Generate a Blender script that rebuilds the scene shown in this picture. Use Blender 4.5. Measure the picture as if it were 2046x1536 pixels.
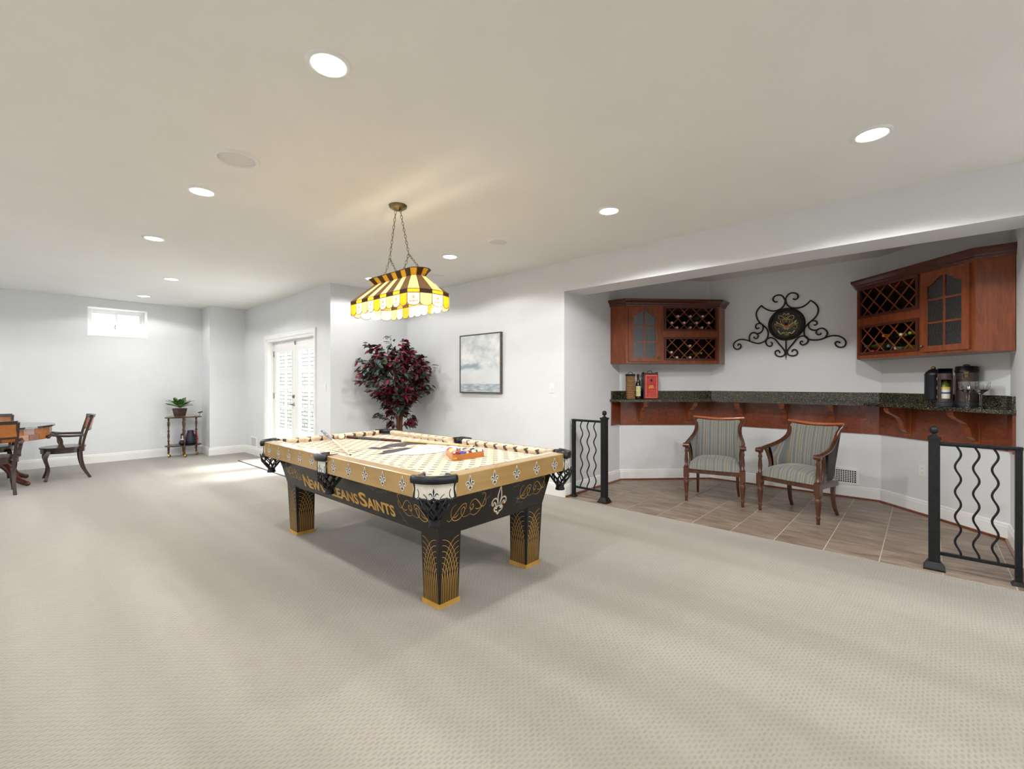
import bpy, math, random
from mathutils import Vector, Matrix, Euler
from mathutils.noise import noise as mnoise
random.seed(7)
for o in list(bpy.data.objects): bpy.data.objects.remove(o)
SC = bpy.context.scene
COL = SC.collection
PI = math.pi
R = math.radians

# ---------------------------------------------------------------- camera
EYE = 1.32; YAW = R(47.8); FPX = 909.3; CX, CY = 1023.0, 765.4
cd = bpy.data.cameras.new('camera'); cam = bpy.data.objects.new('camera', cd); COL.objects.link(cam)
cam.location = (0, 0, EYE); cam.rotation_euler = (R(90), 0, -YAW)
cd.sensor_width = 36; cd.sensor_fit = 'HORIZONTAL'; cd.lens = FPX / 2046 * 36; cd.shift_y = (CY - 768) / 2046
cd.clip_start = .05; cd.clip_end = 200
SC.camera = cam
# ---------------------------------------------------------------- world (overcast daylight)
wd = bpy.data.worlds.new('sky'); SC.world = wd; wd.use_nodes = True
bg = wd.node_tree.nodes['Background']; bg.inputs[0].default_value = (.93, .96, 1.0, 1); bg.inputs[1].default_value = 7.0
# ---------------------------------------------------------------- light levels and exposure
CAN_W = 39.0          # each recessed can
SUN_W = 9.0
BULB_W = 4.2         # each bulb of the billiard lamp
SC.view_settings.view_transform = 'Standard'; SC.view_settings.look = 'None'
SC.view_settings.gamma = 1; SC.view_settings.use_curve_mapping = False
SC.view_settings.exposure = 0.40
# sun, high over the patio side, reaching the floor just inside the glazed doors
sl_ = bpy.data.lights.new('sun', 'SUN'); sl_.energy = SUN_W; sl_.angle = R(14); sl_.color = (1, .97, .92)
so_ = bpy.data.objects.new('sun', sl_); COL.objects.link(so_); so_.location = (9, 8, 9)
so_.rotation_euler = Vector((math.cos(R(53)), -.06, math.sin(R(53)))).to_track_quat('Z', 'Y').to_euler()

# ---------------------------------------------------------------- pixel rays (photo measuring)
FW = Vector((math.sin(YAW), math.cos(YAW), 0)); RT = Vector((math.cos(YAW), -math.sin(YAW), 0)); EYEP = Vector((0, 0, EYE))
def ray(px, py): return FW + RT * ((px - CX) / FPX) + Vector((0, 0, 1)) * ((CY - py) / FPX)
def atx(px, py, x): d = ray(px, py); return EYEP + d * (x / d.x)
def aty(px, py, y): d = ray(px, py); return EYEP + d * (y / d.y)
def atz(px, py, z): d = ray(px, py); return EYEP + d * ((z - EYE) / d.z)

# ---------------------------------------------------------------- materials
def lin(c):
    return tuple((v / 255 / 12.92 if v / 255 <= .04045 else ((v / 255 + .055) / 1.055) ** 2.4) for v in c) + (1,)
class NT:
    def __init__(s, name):
        s.m = bpy.data.materials.new(name); s.m.use_nodes = True; s.t = s.m.node_tree; s.t.nodes.clear()
        s.out = s.n('ShaderNodeOutputMaterial')
    def n(s, typ, **kw):
        d = s.t.nodes.new(typ)
        for k, v in kw.items(): setattr(d, k, v)
        return d
    def l(s, a, b): s.t.links.new(a, b)
    def val(s, sock, v):
        if hasattr(v, 'is_linked') or isinstance(v, bpy.types.NodeSocket): s.l(v, sock)
        else: sock.default_value = v
    def coord(s, scale=(1, 1, 1), rot=(0, 0, 0), kind='Object', loc=(0, 0, 0)):
        c = s.n('ShaderNodeTexCoord'); mp = s.n('ShaderNodeMapping')
        mp.inputs['Scale'].default_value = scale; mp.inputs['Rotation'].default_value = rot; mp.inputs['Location'].default_value = loc
        s.l(c.outputs[kind], mp.inputs[0]); return mp.outputs[0]
    def noise(s, vec, scale, detail=4, rough=.55, dist=0):
        d = s.n('ShaderNodeTexNoise'); d.inputs['Scale'].default_value = scale; d.inputs['Detail'].default_value = detail
        d.inputs['Roughness'].default_value = rough; d.inputs['Distortion'].default_value = dist
        s.l(vec, d.inputs['Vector']); return d.outputs[0]
    def math(s, op, a, b=0.0, c=None):
        d = s.n('ShaderNodeMath', operation=op); s.val(d.inputs[0], a); s.val(d.inputs[1], b)
        if c is not None: s.val(d.inputs[2], c)
        return d.outputs[0]
    def ramp(s, fac, stops, interp='LINEAR'):
        d = s.n('ShaderNodeValToRGB'); d.color_ramp.interpolation = interp
        e = d.color_ramp.elements
        while len(e) < len(stops): e.new(.5)
        for i, (p, c) in enumerate(stops): e[i].position = p; e[i].color = c if len(c) == 4 else lin(c)
        s.l(fac, d.inputs[0]); return d.outputs[0]
    def mix(s, fac, a, b, mode='MIX'):
        d = s.n('ShaderNodeMix', data_type='RGBA', blend_type=mode)
        s.val(d.inputs[0], fac); s.val(d.inputs[6], a); s.val(d.inputs[7], b); return d.outputs[2]
    def bump(s, h, strength=.2, dist=.01):
        d = s.n('ShaderNodeBump'); d.inputs['Strength'].default_value = strength; d.inputs['Distance'].default_value = dist
        s.l(h, d.inputs['Height']); return d.outputs[0]
    def bsdf(s, col, rough=.5, metal=0, coat=0, spec=.5, normal=None, trans=0, ior=1.45, emit=None, estr=0, coatr=.1, sheen=0):
        b = s.n('ShaderNodeBsdfPrincipled')
        s.val(b.inputs['Base Color'], col); s.val(b.inputs['Roughness'], rough); s.val(b.inputs['Metallic'], metal)
        b.inputs['Coat Weight'].default_value = coat; b.inputs['Coat Roughness'].default_value = coatr
        b.inputs['Specular IOR Level'].default_value = spec; b.inputs['Transmission Weight'].default_value = trans; b.inputs['IOR'].default_value = ior
        b.inputs['Sheen Weight'].default_value = sheen
        if normal is not None: s.l(normal, b.inputs['Normal'])
        if emit is not None: s.val(b.inputs['Emission Color'], emit); b.inputs['Emission Strength'].default_value = estr
        s.l(b.outputs[0], s.out.inputs[0]); return b
MATS = {}
def pm(name, c1, c2=None, scale=6, rough=.5, metal=0, stretch=(1, 1, 1), bump=0, bscale=None, coat=0, spec=.5, detail=4, sheen=0, lo=.35, hi=.65, dist=.004):
    """plain procedural surface: two colours mixed by noise, optional fine bump"""
    if name in MATS: return MATS[name]
    t = NT(name); v = t.coord(stretch)
    f = t.noise(v, scale, detail)
    c2 = c2 or tuple(x * .93 for x in c1)
    col = t.ramp(f, [(lo, c1), (hi, c2)])
    nrm = t.bump(t.noise(v, bscale or scale * 4, 3), bump, dist) if bump else None
    t.bsdf(col, rough, metal, coat, spec, nrm, sheen=sheen)
    MATS[name] = t.m; return t.m
def emis(name, c, s):
    t = NT(name); v = t.coord(); f = t.noise(v, 30, 1)
    t.bsdf(t.ramp(f, [(0, c), (1, c)]), .5, emit=lin(c), estr=s); return t.m
M = {}
M['wall'] = pm('wall_paint', (224, 226, 228), (221, 223, 225), 3, .65, bump=.05, bscale=260, dist=.002)
M['ceil'] = pm('ceiling_paint', (238, 238, 234), (235, 235, 231), 2, .8)
M['white'] = pm('white_trim', (240, 240, 238), (236, 236, 234), 4, .35)
M['plastic'] = pm('white_plastic', (236, 236, 232), (230, 230, 226), 10, .35)
M['iron'] = pm('black_iron', (22, 24, 26), (32, 34, 36), 40, .38, .35, bump=.08)
M['iron2'] = pm('wrought_iron', (30, 30, 30), (44, 43, 40), 60, .5, .4, bump=.15)
M['brass'] = pm('antique_brass', (142, 126, 92), (110, 96, 66), 30, .35, .9)
M['nickel'] = pm('nickel', (150, 148, 142), (130, 128, 124), 30, .3, .9)
M['bright_brass'] = pm('bright_brass', (226, 190, 96), (200, 160, 70), 30, .2, 1)
M['black'] = pm('black_lacquer', (14, 12, 12), (20, 18, 17), 12, .34, 0, coat=.12)
M['leather'] = pm('black_pocket_leather', (16, 18, 24), (24, 26, 32), 60, .35, bump=.25, bscale=220)
M['gold'] = pm('gold_satin_rail', (184, 150, 94), (168, 134, 78), 2, .28, .25, stretch=(1, 1, 6), coat=.6)
M['goldink'] = pm('gold_ink', (208, 162, 82), (186, 140, 62), 8, .45, 0)
M['ivory'] = pm('ivory_plate', (226, 222, 206), (216, 212, 196), 40, .5)
M['ink'] = pm('black_ink', (14, 12, 14), (20, 18, 20), 20, .5)
M['whiteink'] = pm('white_ink', (236, 232, 224), (226, 222, 214), 20, .5)
M['silverink'] = pm('silver_marker', (150, 150, 148), (120, 122, 120), 60, .5)
M['rubber'] = pm('black_rubber', (18, 18, 18), (26, 26, 26), 30, .7)

def wood(name, a, b, axis='z', rough=.32, coat=.35, scale=7):
    t = NT(name)
    st = {'x': (.12, 1, 1), 'y': (1, .12, 1), 'z': (1, 1, .12)}[axis]
    v = t.coord(st)
    f = t.noise(v, scale * 3, 6, .6, 1.2); g = t.noise(v, scale * 14, 3)
    h = t.math('ADD', t.math('MULTIPLY', f, .75), t.math('MULTIPLY', g, .25))
    col = t.ramp(h, [(.3, a), (.7, b)])
    t.bsdf(col, rough, 0, coat, .5, t.bump(h, .05, .002)); M[name] = t.m; return t.m
wood('cherry', (102, 47, 22), (148, 78, 42)); wood('cherry_x', (92, 41, 21), (138, 70, 39), 'x')
wood('cherry_dark', (62, 26, 16), (96, 46, 30)); wood('mahogany', (58, 28, 16), (96, 52, 28), rough=.25, coat=.6)
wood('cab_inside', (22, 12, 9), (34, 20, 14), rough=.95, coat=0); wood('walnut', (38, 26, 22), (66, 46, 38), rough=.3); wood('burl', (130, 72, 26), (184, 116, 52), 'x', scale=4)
wood('burl_dark', (96, 50, 24), (140, 82, 40), 'x', scale=5)
wood('redtop', (120, 58, 26), (176, 96, 52), 'x', rough=.2, coat=.7); wood('maple', (206, 170, 112), (226, 194, 140), rough=.3)
wood('rackwood', (164, 92, 32), (196, 122, 50), 'x', rough=.3); wood('shoe', (92, 40, 20), (136, 70, 38), 'x', rough=.35)

BAND = 1.5      # lie of the brushed bands
def m_carpet():
    t = NT('woven_carpet')
    v = t.coord((1, 1, 1), (0, 0, R(2)))
    # woven loop pattern: staggered rows of short dimples between the loops
    nz = t.n('ShaderNodeTexNoise'); nz.inputs['Scale'].default_value = 22; nz.inputs['Detail'].default_value = 3; t.l(v, nz.inputs['Vector'])
    wob = t.n('ShaderNodeVectorMath', operation='MULTIPLY_ADD'); t.l(nz.outputs['Color'], wob.inputs[0]); wob.inputs[1].default_value = (.03, .022, 0); t.l(v, wob.inputs[2])
    sp = t.n('ShaderNodeSeparateXYZ'); t.l(wob.outputs[0], sp.inputs[0])
    yr = t.math('DIVIDE', sp.outputs[1], .0165); row = t.math('FLOOR', yr)
    xr = t.math('ADD', t.math('DIVIDE', sp.outputs[0], .034), t.math('MULTIPLY', row, .5))
    dx = t.math('ABSOLUTE', t.math('SUBTRACT', t.math('FRACT', t.math('ADD', xr, 500)), .5)); dy = t.math('ABSOLUTE', t.math('SUBTRACT', t.math('FRACT', t.math('ADD', yr, 500)), .5))
    hx = t.n('ShaderNodeMapRange'); hx.interpolation_type = 'SMOOTHSTEP'; t.l(dx, hx.inputs[0]); hx.inputs[1].default_value = .16; hx.inputs[2].default_value = .42; hx.inputs[3].default_value = 1; hx.inputs[4].default_value = 0
    hy = t.n('ShaderNodeMapRange'); hy.interpolation_type = 'SMOOTHSTEP'; t.l(dy, hy.inputs[0]); hy.inputs[1].default_value = .05; hy.inputs[2].default_value = .42; hy.inputs[3].default_value = 1; hy.inputs[4].default_value = 0
    mort = t.math('MULTIPLY', hx.outputs[0], hy.outputs[0])
    big = t.noise(t.coord((1.0, .13, 1), (0, 0, R(BAND))), 1.6, 2, .5)      # vacuum-brushed bands in the pile
    med = t.noise(v, 9, 4)
    fib = t.noise(v, 420, 2)
    col = t.ramp(big, [(.40, (153, 147, 137)), (.60, (173, 167, 157))])
    col = t.mix(t.math('MULTIPLY', med, .2), col, lin((150, 144, 134)))
    col = t.mix(t.math('MULTIPLY', t.math('MULTIPLY', mort, med), .52), col, lin((108, 100, 88)))
    col = t.mix(t.math('MULTIPLY', fib, .22), col, lin((120, 112, 101)))
    h = t.math('SUBTRACT', t.math('MULTIPLY', fib, .5), t.math('MULTIPLY', mort, 1.0))
    t.bsdf(col, .95, 0, 0, .15, t.bump(h, .45, .005), sheen=.25); return t.m
M['carpet'] = m_carpet()
def m_tile():
    t = NT('slate_look_tile'); oi = t.n('ShaderNodeObjectInfo')
    v0 = t.coord((5.2, 1, 1)); off = t.n('ShaderNodeVectorMath', operation='ADD')
    v1 = t.coord((1.1, 4.6, 1))
    t.l(v1, off.inputs[0])
    cmb = t.n('ShaderNodeCombineXYZ'); t.l(t.math('MULTIPLY', oi.outputs['Random'], 37), cmb.inputs[0]); t.l(t.math('MULTIPLY', oi.outputs['Random'], 91), cmb.inputs[1])
    t.l(cmb.outputs[0], off.inputs[1])
    v1 = t.coord((4.6, 1.0, 1)); t.l(v1, off.inputs[0])
    f = t.noise(off.outputs[0], 2.6, 8, .62, .7)
    col = t.ramp(f, [(.25, (92, 77, 66)), (.42, (134, 117, 104)), (.58, (158, 145, 133)), (.75, (180, 164, 146))])
    tone = t.mix(oi.outputs['Random'], lin((236, 230, 224)), lin((255, 250, 244)))
    col = t.mix(1.0, col, tone, 'MULTIPLY')
    t.bsdf(col, t.math('ADD', t.math('MULTIPLY', f, .25), .28), 0, 0, .5, t.bump(f, .12, .004)); return t.m
M['tile'] = m_tile()
M['grout'] = pm('grout', (206, 196, 182), (192, 182, 168), 60, .9)
def m_granite():
    t = NT('granite'); v = t.coord()
    vo = t.n('ShaderNodeTexVoronoi'); vo.inputs['Scale'].default_value = 230; t.l(v, vo.inputs['Vector'])
    n1 = t.noise(v, 110, 4, .7); n2 = t.noise(v, 16, 3)
    bw = t.n('ShaderNodeSeparateColor'); t.l(vo.outputs['Color'], bw.inputs[0])
    c = t.ramp(bw.outputs[0], [(.0, (30, 34, 30)), (.45, (54, 58, 48)), (.62, (84, 82, 62)), (.8, (118, 106, 76)), (.95, (156, 144, 114))], 'CONSTANT')
    c = t.mix(t.math('GREATER_THAN', n1, .53), c, lin((20, 22, 20)))
    t.bsdf(c, .12, 0, .3, .5); return t.m
M['granite'] = m_granite()
def m_felt():
    t = NT('printed_felt')
    v = t.coord((1, 1, 1), (0, 0, R(46)))
    sp = t.n('ShaderNodeSeparateXYZ'); t.l(v, sp.inputs[0])
    P = .079
    fx = t.math('FRACT', t.math('ADD', t.math('DIVIDE', sp.outputs[0], P), 100)); fy = t.math('FRACT', t.math('ADD', t.math('DIVIDE', sp.outputs[1], P), 100))
    ax = t.math('ABSOLUTE', t.math('SUBTRACT', fx, .5)); ay = t.math('ABSOLUTE', t.math('SUBTRACT', fy, .5))
    letters = t.noise(v, 160, 2)
    dash = t.math('MULTIPLY', t.math('LESS_THAN', ax, .22), t.math('LESS_THAN', ay, .16))
    dash = t.math('MULTIPLY', dash, t.math('ADD', .62, t.math('MULTIPLY', letters, .6)))
    # basket-weave tone of the cloth print
    ch = t.n('ShaderNodeTexChecker'); ch.inputs['Scale'].default_value = 1 / P; t.l(t.coord((1, 1, 1), (0, 0, R(1))), ch.inputs['Vector'])
    base = t.mix(ch.outputs['Fac'], lin((206, 186, 158)), lin((220, 206, 184)))
    fine = t.noise(v, 900, 2)
    base = t.mix(t.math('MULTIPLY', fine, .2), base, lin((190, 168, 138)))
    col = t.mix(dash, base, lin((58, 42, 34)))
    t.bsdf(col, .95, 0, 0, .1, sheen=.3); return t.m
M['felt'] = m_felt()
def m_stripe():
    t = NT('striped_upholstery'); v = t.coord()
    sp = t.n('ShaderNodeSeparateXYZ'); t.l(v, sp.inputs[0])
    wob = t.math('ADD', sp.outputs[0], t.math('MULTIPLY', t.noise(t.coord((3, 3, 3)), 3, 1), .006))
    f = t.math('FRACT', t.math('ADD', t.math('DIVIDE', wob, .086), 50))
    B, T, G, D, W = (112, 117, 118), (150, 136, 114), (124, 126, 118), (100, 102, 100), (174, 172, 164)
    c = t.ramp(f, [(0, B), (.14, D), (.18, T), (.27, G), (.34, W), (.37, B), (.52, G), (.58, T), (.70, D), (.74, G), (.86, W), (.89, B)], 'CONSTANT')
    w = t.noise(t.coord((60, 60, 400)), 6, 2)
    c = t.mix(t.math('MULTIPLY', w, .3), c, lin((70, 70, 66)))
    t.bsdf(c, .85, 0, 0, .2, t.bump(w, .1, .001), sheen=.3); return t.m
M['stripe'] = m_stripe()
def m_glass(name, tint=(255, 255, 255), gloss=.08, rough=.02, bumpy=0, dens=1.0):
    """thin window pane: mostly clear, a fresnel-weighted gloss on top"""
    t = NT(name); v = t.coord()
    tr = t.n('ShaderNodeBsdfTransparent'); tr.inputs[0].default_value = lin(tint)
    gl = t.n('ShaderNodeBsdfGlossy'); gl.inputs['Roughness'].default_value = rough
    lw = t.n('ShaderNodeLayerWeight'); lw.inputs[0].default_value = .5
    fr = t.math('MULTIPLY', t.math('POWER', lw.outputs['Facing'], 5.0), .8)
    if bumpy:
        b = t.bump(t.noise(v, bumpy, 3), .6, .004); t.l(b, gl.inputs['Normal'])
    ms = t.n('ShaderNodeMixShader'); t.l(t.math('ADD', fr, gloss), ms.inputs[0]); t.l(tr.outputs[0], ms.inputs[1]); t.l(gl.outputs[0], ms.inputs[2])
    t.l(ms.outputs[0], t.out.inputs[0]); return t.m
M['pane'] = m_glass('clear_pane', gloss=.03); M['seedy'] = m_glass('seedy_cabinet_glass', (120, 134, 148), .16, .22, 90)
def m_crystal():
    t = NT('cut_crystal'); v = t.coord(); b = t.bsdf(t.ramp(t.noise(v, 20, 1), [(0, (255, 255, 255)), (1, (250, 252, 255))]), 0.0, trans=1, ior=1.5); return t.m
M['crystal'] = m_crystal()
def m_art_glass(name, c, mottled=None, tl=.85):
    t = NT(name); v = t.coord(); f = t.noise(v, 60, 4)
    col = t.ramp(f, [(.3, c), (.7, mottled or tuple(min(255, x * 1.06) for x in c))])
    d = t.n('ShaderNodeBsdfDiffuse'); tr = t.n('ShaderNodeBsdfTranslucent'); gl = t.n('ShaderNodeBsdfGlossy'); gl.inputs['Roughness'].default_value = .12
    t.l(col, d.inputs[0]); t.l(col, tr.inputs[0])
    m1 = t.n('ShaderNodeMixShader'); m1.inputs[0].default_value = tl; t.l(d.outputs[0], m1.inputs[1]); t.l(tr.outputs[0], m1.inputs[2])
    m2 = t.n('ShaderNodeMixShader'); m2.inputs[0].default_value = .05; t.l(m1.outputs[0], m2.inputs[1]); t.l(gl.outputs[0], m2.inputs[2])
    t.l(m2.outputs[0], t.out.inputs[0]); return t.m
M['g_amber'] = m_art_glass('amber_glass', (226, 184, 56), (240, 206, 96)); M['g_cream'] = m_art_glass('cream_glass', (250, 232, 176), (252, 240, 200))
M['g_brown'] = m_art_glass('brown_glass', (74, 52, 40), (100, 70, 44), .6); M['g_white'] = m_art_glass('white_glass', (250, 240, 232), (252, 246, 240)); M['g_grey'] = m_art_glass('smoke_glass', (128, 108, 88), (146, 122, 92), .6)
def m_painting():
    t = NT('seascape_painting'); v = t.coord((1, 1, 1))
    sp = t.n('ShaderNodeSeparateXYZ'); t.l(v, sp.inputs[0])
    y, z = sp.outputs[1], sp.outputs[2]
    n1 = t.noise(t.coord((1, 2.6, 3.6)), 1.9, 7, .6, .15)
    sky = t.ramp(n1, [(.30, (178, 186, 190)), (.45, (204, 209, 211)), (.58, (224, 226, 227)), (.75, (238, 238, 237))])
    # grey-blue cloud belly and pale bands by height (painted picture content)
    def smooth(val, a_, b_):
        mr = t.n('ShaderNodeMapRange'); mr.interpolation_type = 'SMOOTHSTEP'; t.val(mr.inputs[0], val); mr.inputs[1].default_value = a_; mr.inputs[2].default_value = b_; return mr.outputs[0]
    zz = t.math('ADD', z, t.math('MULTIPLY', t.math('SUBTRACT', n1, .5), .12))
    belly = t.math('MULTIPLY', smooth(t.math('ABSOLUTE', t.math('ADD', zz, .04)), .06, .01), smooth(y, -.12, .05))
    sky = t.mix(t.math('MULTIPLY', belly, .75), sky, lin((128, 146, 156)))
    sky = t.mix(t.math('MULTIPLY', smooth(zz, -.05, -.11), .8), sky, lin((212, 216, 220)))
    n2 = t.noise(t.coord((1, 4, 26)), 2.0, 5, .6)
    sea = t.ramp(n2, [(.35, (140, 154, 164)), (.55, (182, 190, 196)), (.72, (222, 226, 228))])
    col = t.mix(t.math('LESS_THAN', z, -.275), sky, sea)
    t.bsdf(col, .6, 0, 0, .3, t.bump(n1, .15, .004)); return t.m
M['painting'] = m_painting()

# ---------------------------------------------------------------- mesh builder
def V(*a): return Vector(a if len(a) > 1 else a[0])
def cr(pts, n=6, closed=False):
    """Catmull-Rom through points (any dimension)"""
    P = [Vector(p) for p in pts]; out = []; N = len(P)
    rng = range(N) if closed else range(N - 1)
    for i in rng:
        p1, p2 = P[i % N], P[(i + 1) % N]
        p0 = P[(i - 1) % N] if (closed or i > 0) else p1 + (p1 - p2)
        p3 = P[(i + 2) % N] if (closed or i + 2 < N) else p2 + (p2 - p1)
        for k in range(n):
            t = k / n; t2 = t * t; t3 = t2 * t
            out.append(.5 * ((2 * p1) + (p2 - p0) * t + (2 * p0 - 5 * p1 + 4 * p2 - p3) * t2 + (3 * p1 - p0 - 3 * p2 + p3) * t3))
    if not closed: out.append(P[-1].copy())
    return out
class Fr:
    """plane frame: origin, unit u, unit v, normal"""
    def __init__(s, o, u, v):
        s.o = Vector(o); s.u = Vector(u).normalized(); s.v = Vector(v).normalized(); s.n = s.u.cross(s.v)
    def p(s, x, y, off=0): return s.o + s.u * x + s.v * y + s.n * off
class MB:
    def __init__(s): s.v = []; s.f = []; s.mi = []; s.sm = []
    def add(s, vs, fs, mi=0, sm=False):
        b = len(s.v); s.v += [tuple(p) for p in vs]
        for f in fs: s.f.append(tuple(b + i for i in f)); s.mi.append(mi); s.sm.append(sm)
        return s
    def box(s, a, b, mi=0):
        x0, y0, z0 = a; x1, y1, z1 = b
        return s.add([(x0, y0, z0), (x1, y0, z0), (x1, y1, z0), (x0, y1, z0), (x0, y0, z1), (x1, y0, z1), (x1, y1, z1), (x0, y1, z1)],
              [(0, 3, 2, 1), (4, 5, 6, 7), (0, 1, 5, 4), (1, 2, 6, 5), (2, 3, 7, 6), (3, 0, 4, 7)], mi)
    def cbox(s, c, sz, mi=0): return s.box([c[i] - sz[i] / 2 for i in range(3)], [c[i] + sz[i] / 2 for i in range(3)], mi)
    def fbox(s, fr, x0, x1, y0, y1, o0, o1, mi=0): return s.fprism(fr, [(x0, y0), (x1, y0), (x1, y1), (x0, y1)], o0, o1, mi)
    def prism(s, poly, z0, z1, mi=0, sm=False):
        n = len(poly)
        s.add([(p[0], p[1], z0) for p in poly] + [(p[0], p[1], z1) for p in poly], [tuple(range(n))[::-1], tuple(range(n, 2 * n))], mi)
        return s.add([(p[0], p[1], z0) for p in poly] + [(p[0], p[1], z1) for p in poly], [(i, (i + 1) % n, n + (i + 1) % n, n + i) for i in range(n)], mi, sm)
    def frust(s, p0, z0, p1, z1, mi=0):
        n = len(p0)
        return s.add([(p[0], p[1], z0) for p in p0] + [(p[0], p[1], z1) for p in p1], [tuple(range(n))[::-1], tuple(range(n, 2 * n))] + [(i, (i + 1) % n, n + (i + 1) % n, n + i) for i in range(n)], mi)
    def fprism(s, fr, pts, o0, o1, mi=0, sm=False):
        n = len(pts)
        a = [fr.p(p[0], p[1], o0) for p in pts]; b = [fr.p(p[0], p[1], o1) for p in pts]
        s.add(a + b, [tuple(range(n))[::-1], tuple(range(n, 2 * n))], mi)
        return s.add(a + b, [(i, (i + 1) % n, n + (i + 1) % n, n + i) for i in range(n)], mi, sm)
    def fpoly(s, fr, pts, off, mi=0): return s.add([fr.p(p[0], p[1], off) for p in pts], [tuple(range(len(pts)))], mi)
    def fstroke(s, fr, pts, w, off, mi=0, closed=False, taper=False):
        P = [Vector((p[0], p[1])) for p in pts]; n = len(P); vs = []
        for i in range(n):
            a = P[(i - 1) % n] if (closed or i) else P[i]; b = P[(i + 1) % n] if (closed or i < n - 1) else P[i]
            d = b - a
            if d.length < 1e-9: d = Vector((1, 0))
            d.normalize(); nn = Vector((-d.y, d.x)); ww = w / 2
            if taper: ww *= .35 + .65 * math.sin(PI * min(max(i / (n - 1), .06), .94))
            vs += [fr.p(*(P[i] + nn * ww), off), fr.p(*(P[i] - nn * ww), off)]
        m = n if closed else n - 1
        return s.add(vs, [(2 * i + 1, 2 * ((i + 1) % n) + 1, 2 * ((i + 1) % n), 2 * i) for i in range(m)], mi)
    def lathe(s, prof, o=(0, 0, 0), seg=20, mi=0, sm=True, axis=(0, 0, 1), a0=0, a1=2 * PI, sc=(1, 1)):
        o = Vector(o); ax = Vector(axis).normalized()
        q = Vector((0, 0, 1)).rotation_difference(ax)
        full = abs(a1 - a0 - 2 * PI) < 1e-6; ns = seg if full else seg + 1; vs = []
        for r, z in prof:
            for k in range(ns):
                a = a0 + (a1 - a0) * k / seg
                vs.append(o + q @ Vector((r * math.cos(a) * sc[0], r * math.sin(a) * sc[1], z)))
        fs = []
        for i in range(len(prof) - 1):
            for k in range(seg):
                k2 = (k + 1) % ns
                fs.append((i * ns + k, i * ns + k2, (i + 1) * ns + k2, (i + 1) * ns + k))
        if full:
            if prof[0][0] > 1e-6: s.add(vs[:ns], [tuple(range(ns))[::-1]], mi)
            if prof[-1][0] > 1e-6: s.add(vs[-ns:], [tuple(range(ns))], mi)
        return s.add(vs, fs, mi, sm)
    def tube(s, path, r, seg=8, mi=0, closed=False, sm=True, flat=None):
        P = [Vector(p) for p in path]; n = len(P)
        rs = r if isinstance(r, (list, tuple)) else [r] * n
        T = []
        for i in range(n):
            a = P[(i - 1) % n] if (closed or i) else P[i]; b = P[(i + 1) % n] if (closed or i < n - 1) else P[i]
            d = b - a; T.append(d.normalized() if d.length > 1e-9 else Vector((0, 0, 1)))
        up = Vector((0, 0, 1)) if abs(T[0].z) < .9 else Vector((1, 0, 0))
        N = (up - T[0] * up.dot(T[0])).normalized(); vs = []
        for i in range(n):
            N = (N - T[i] * N.dot(T[i]))
            N = N.normalized() if N.length > 1e-6 else Vector((1, 0, 0))
            B = T[i].cross(N)
            for k in range(seg):
                a = 2 * PI * (k + .5) / seg
                vs.append(P[i] + (N * math.cos(a) + B * math.sin(a) * (flat or 1)) * rs[i])
        m = n if closed else n - 1
        fs = [(i * seg + k, i * seg + (k + 1) % seg, ((i + 1) % n) * seg + (k + 1) % seg, ((i + 1) % n) * seg + k) for i in range(m) for k in range(seg)]
        s.add(vs, fs, mi, sm)
        if not closed: s.add(vs[:seg], [tuple(range(seg))[::-1]], mi); s.add(vs[-seg:], [tuple(range(seg))], mi)
        return s
    def sweep(s, prof, path, mi=0, closed=False, sm=False):
        """profile (d to the left, z) along a plan path with mitred corners"""
        P = [Vector((p[0], p[1])) for p in path]; n = len(P); rows = []
        for i in range(n):
            d0 = (P[i] - P[i - 1]).normalized() if (i or closed) else None
            d1 = (P[(i + 1) % n] - P[i]).normalized() if (i < n - 1 or closed) else None
            d0 = d0 or d1; d1 = d1 or d0
            n0 = Vector((-d0.y, d0.x)); n1 = Vector((-d1.y, d1.x)); m = (n0 + n1)
            m = m / max(m.dot(n0), .2) if m.length > 1e-6 else n0
            rows.append([(P[i].x + m.x * d, P[i].y + m.y * d, z) for d, z in prof])
        k = len(prof); vs = [p for r in rows for p in r]; m = n if closed else n - 1
        fs = [(i * k + j, ((i + 1) % n) * k + j, ((i + 1) % n) * k + (j + 1) % k, i * k + (j + 1) % k) for i in range(m) for j in range(k)]
        if not closed: fs += [tuple(range(k)), tuple(range((n - 1) * k, n * k))[::-1]]
        return s.add(vs, fs, mi, sm)
    def grid(s, fn, nu, nv, mi=0, sm=True, wrapu=False):
        vs = [fn(i / nu, j / nv) for j in range(nv + 1) for i in range(nu + (0 if wrapu else 1))]; w = nu + (0 if wrapu else 1)
        return s.add(vs, [(j * w + i, j * w + (i + 1) % w, (j + 1) * w + (i + 1) % w, (j + 1) * w + i) for j in range(nv) for i in range(nu)], mi, sm)
    def ball(s, c, r, seg=16, rings=10, mi=0, sc=(1, 1, 1)):
        c = Vector(c); return s.grid(lambda u, v: c + Vector((sc[0] * r * math.sin(PI * v) * math.cos(2 * PI * u), sc[1] * r * math.sin(PI * v) * math.sin(2 * PI * u), -sc[2] * r * math.cos(PI * v))), seg, rings, mi, True, True)
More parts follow.
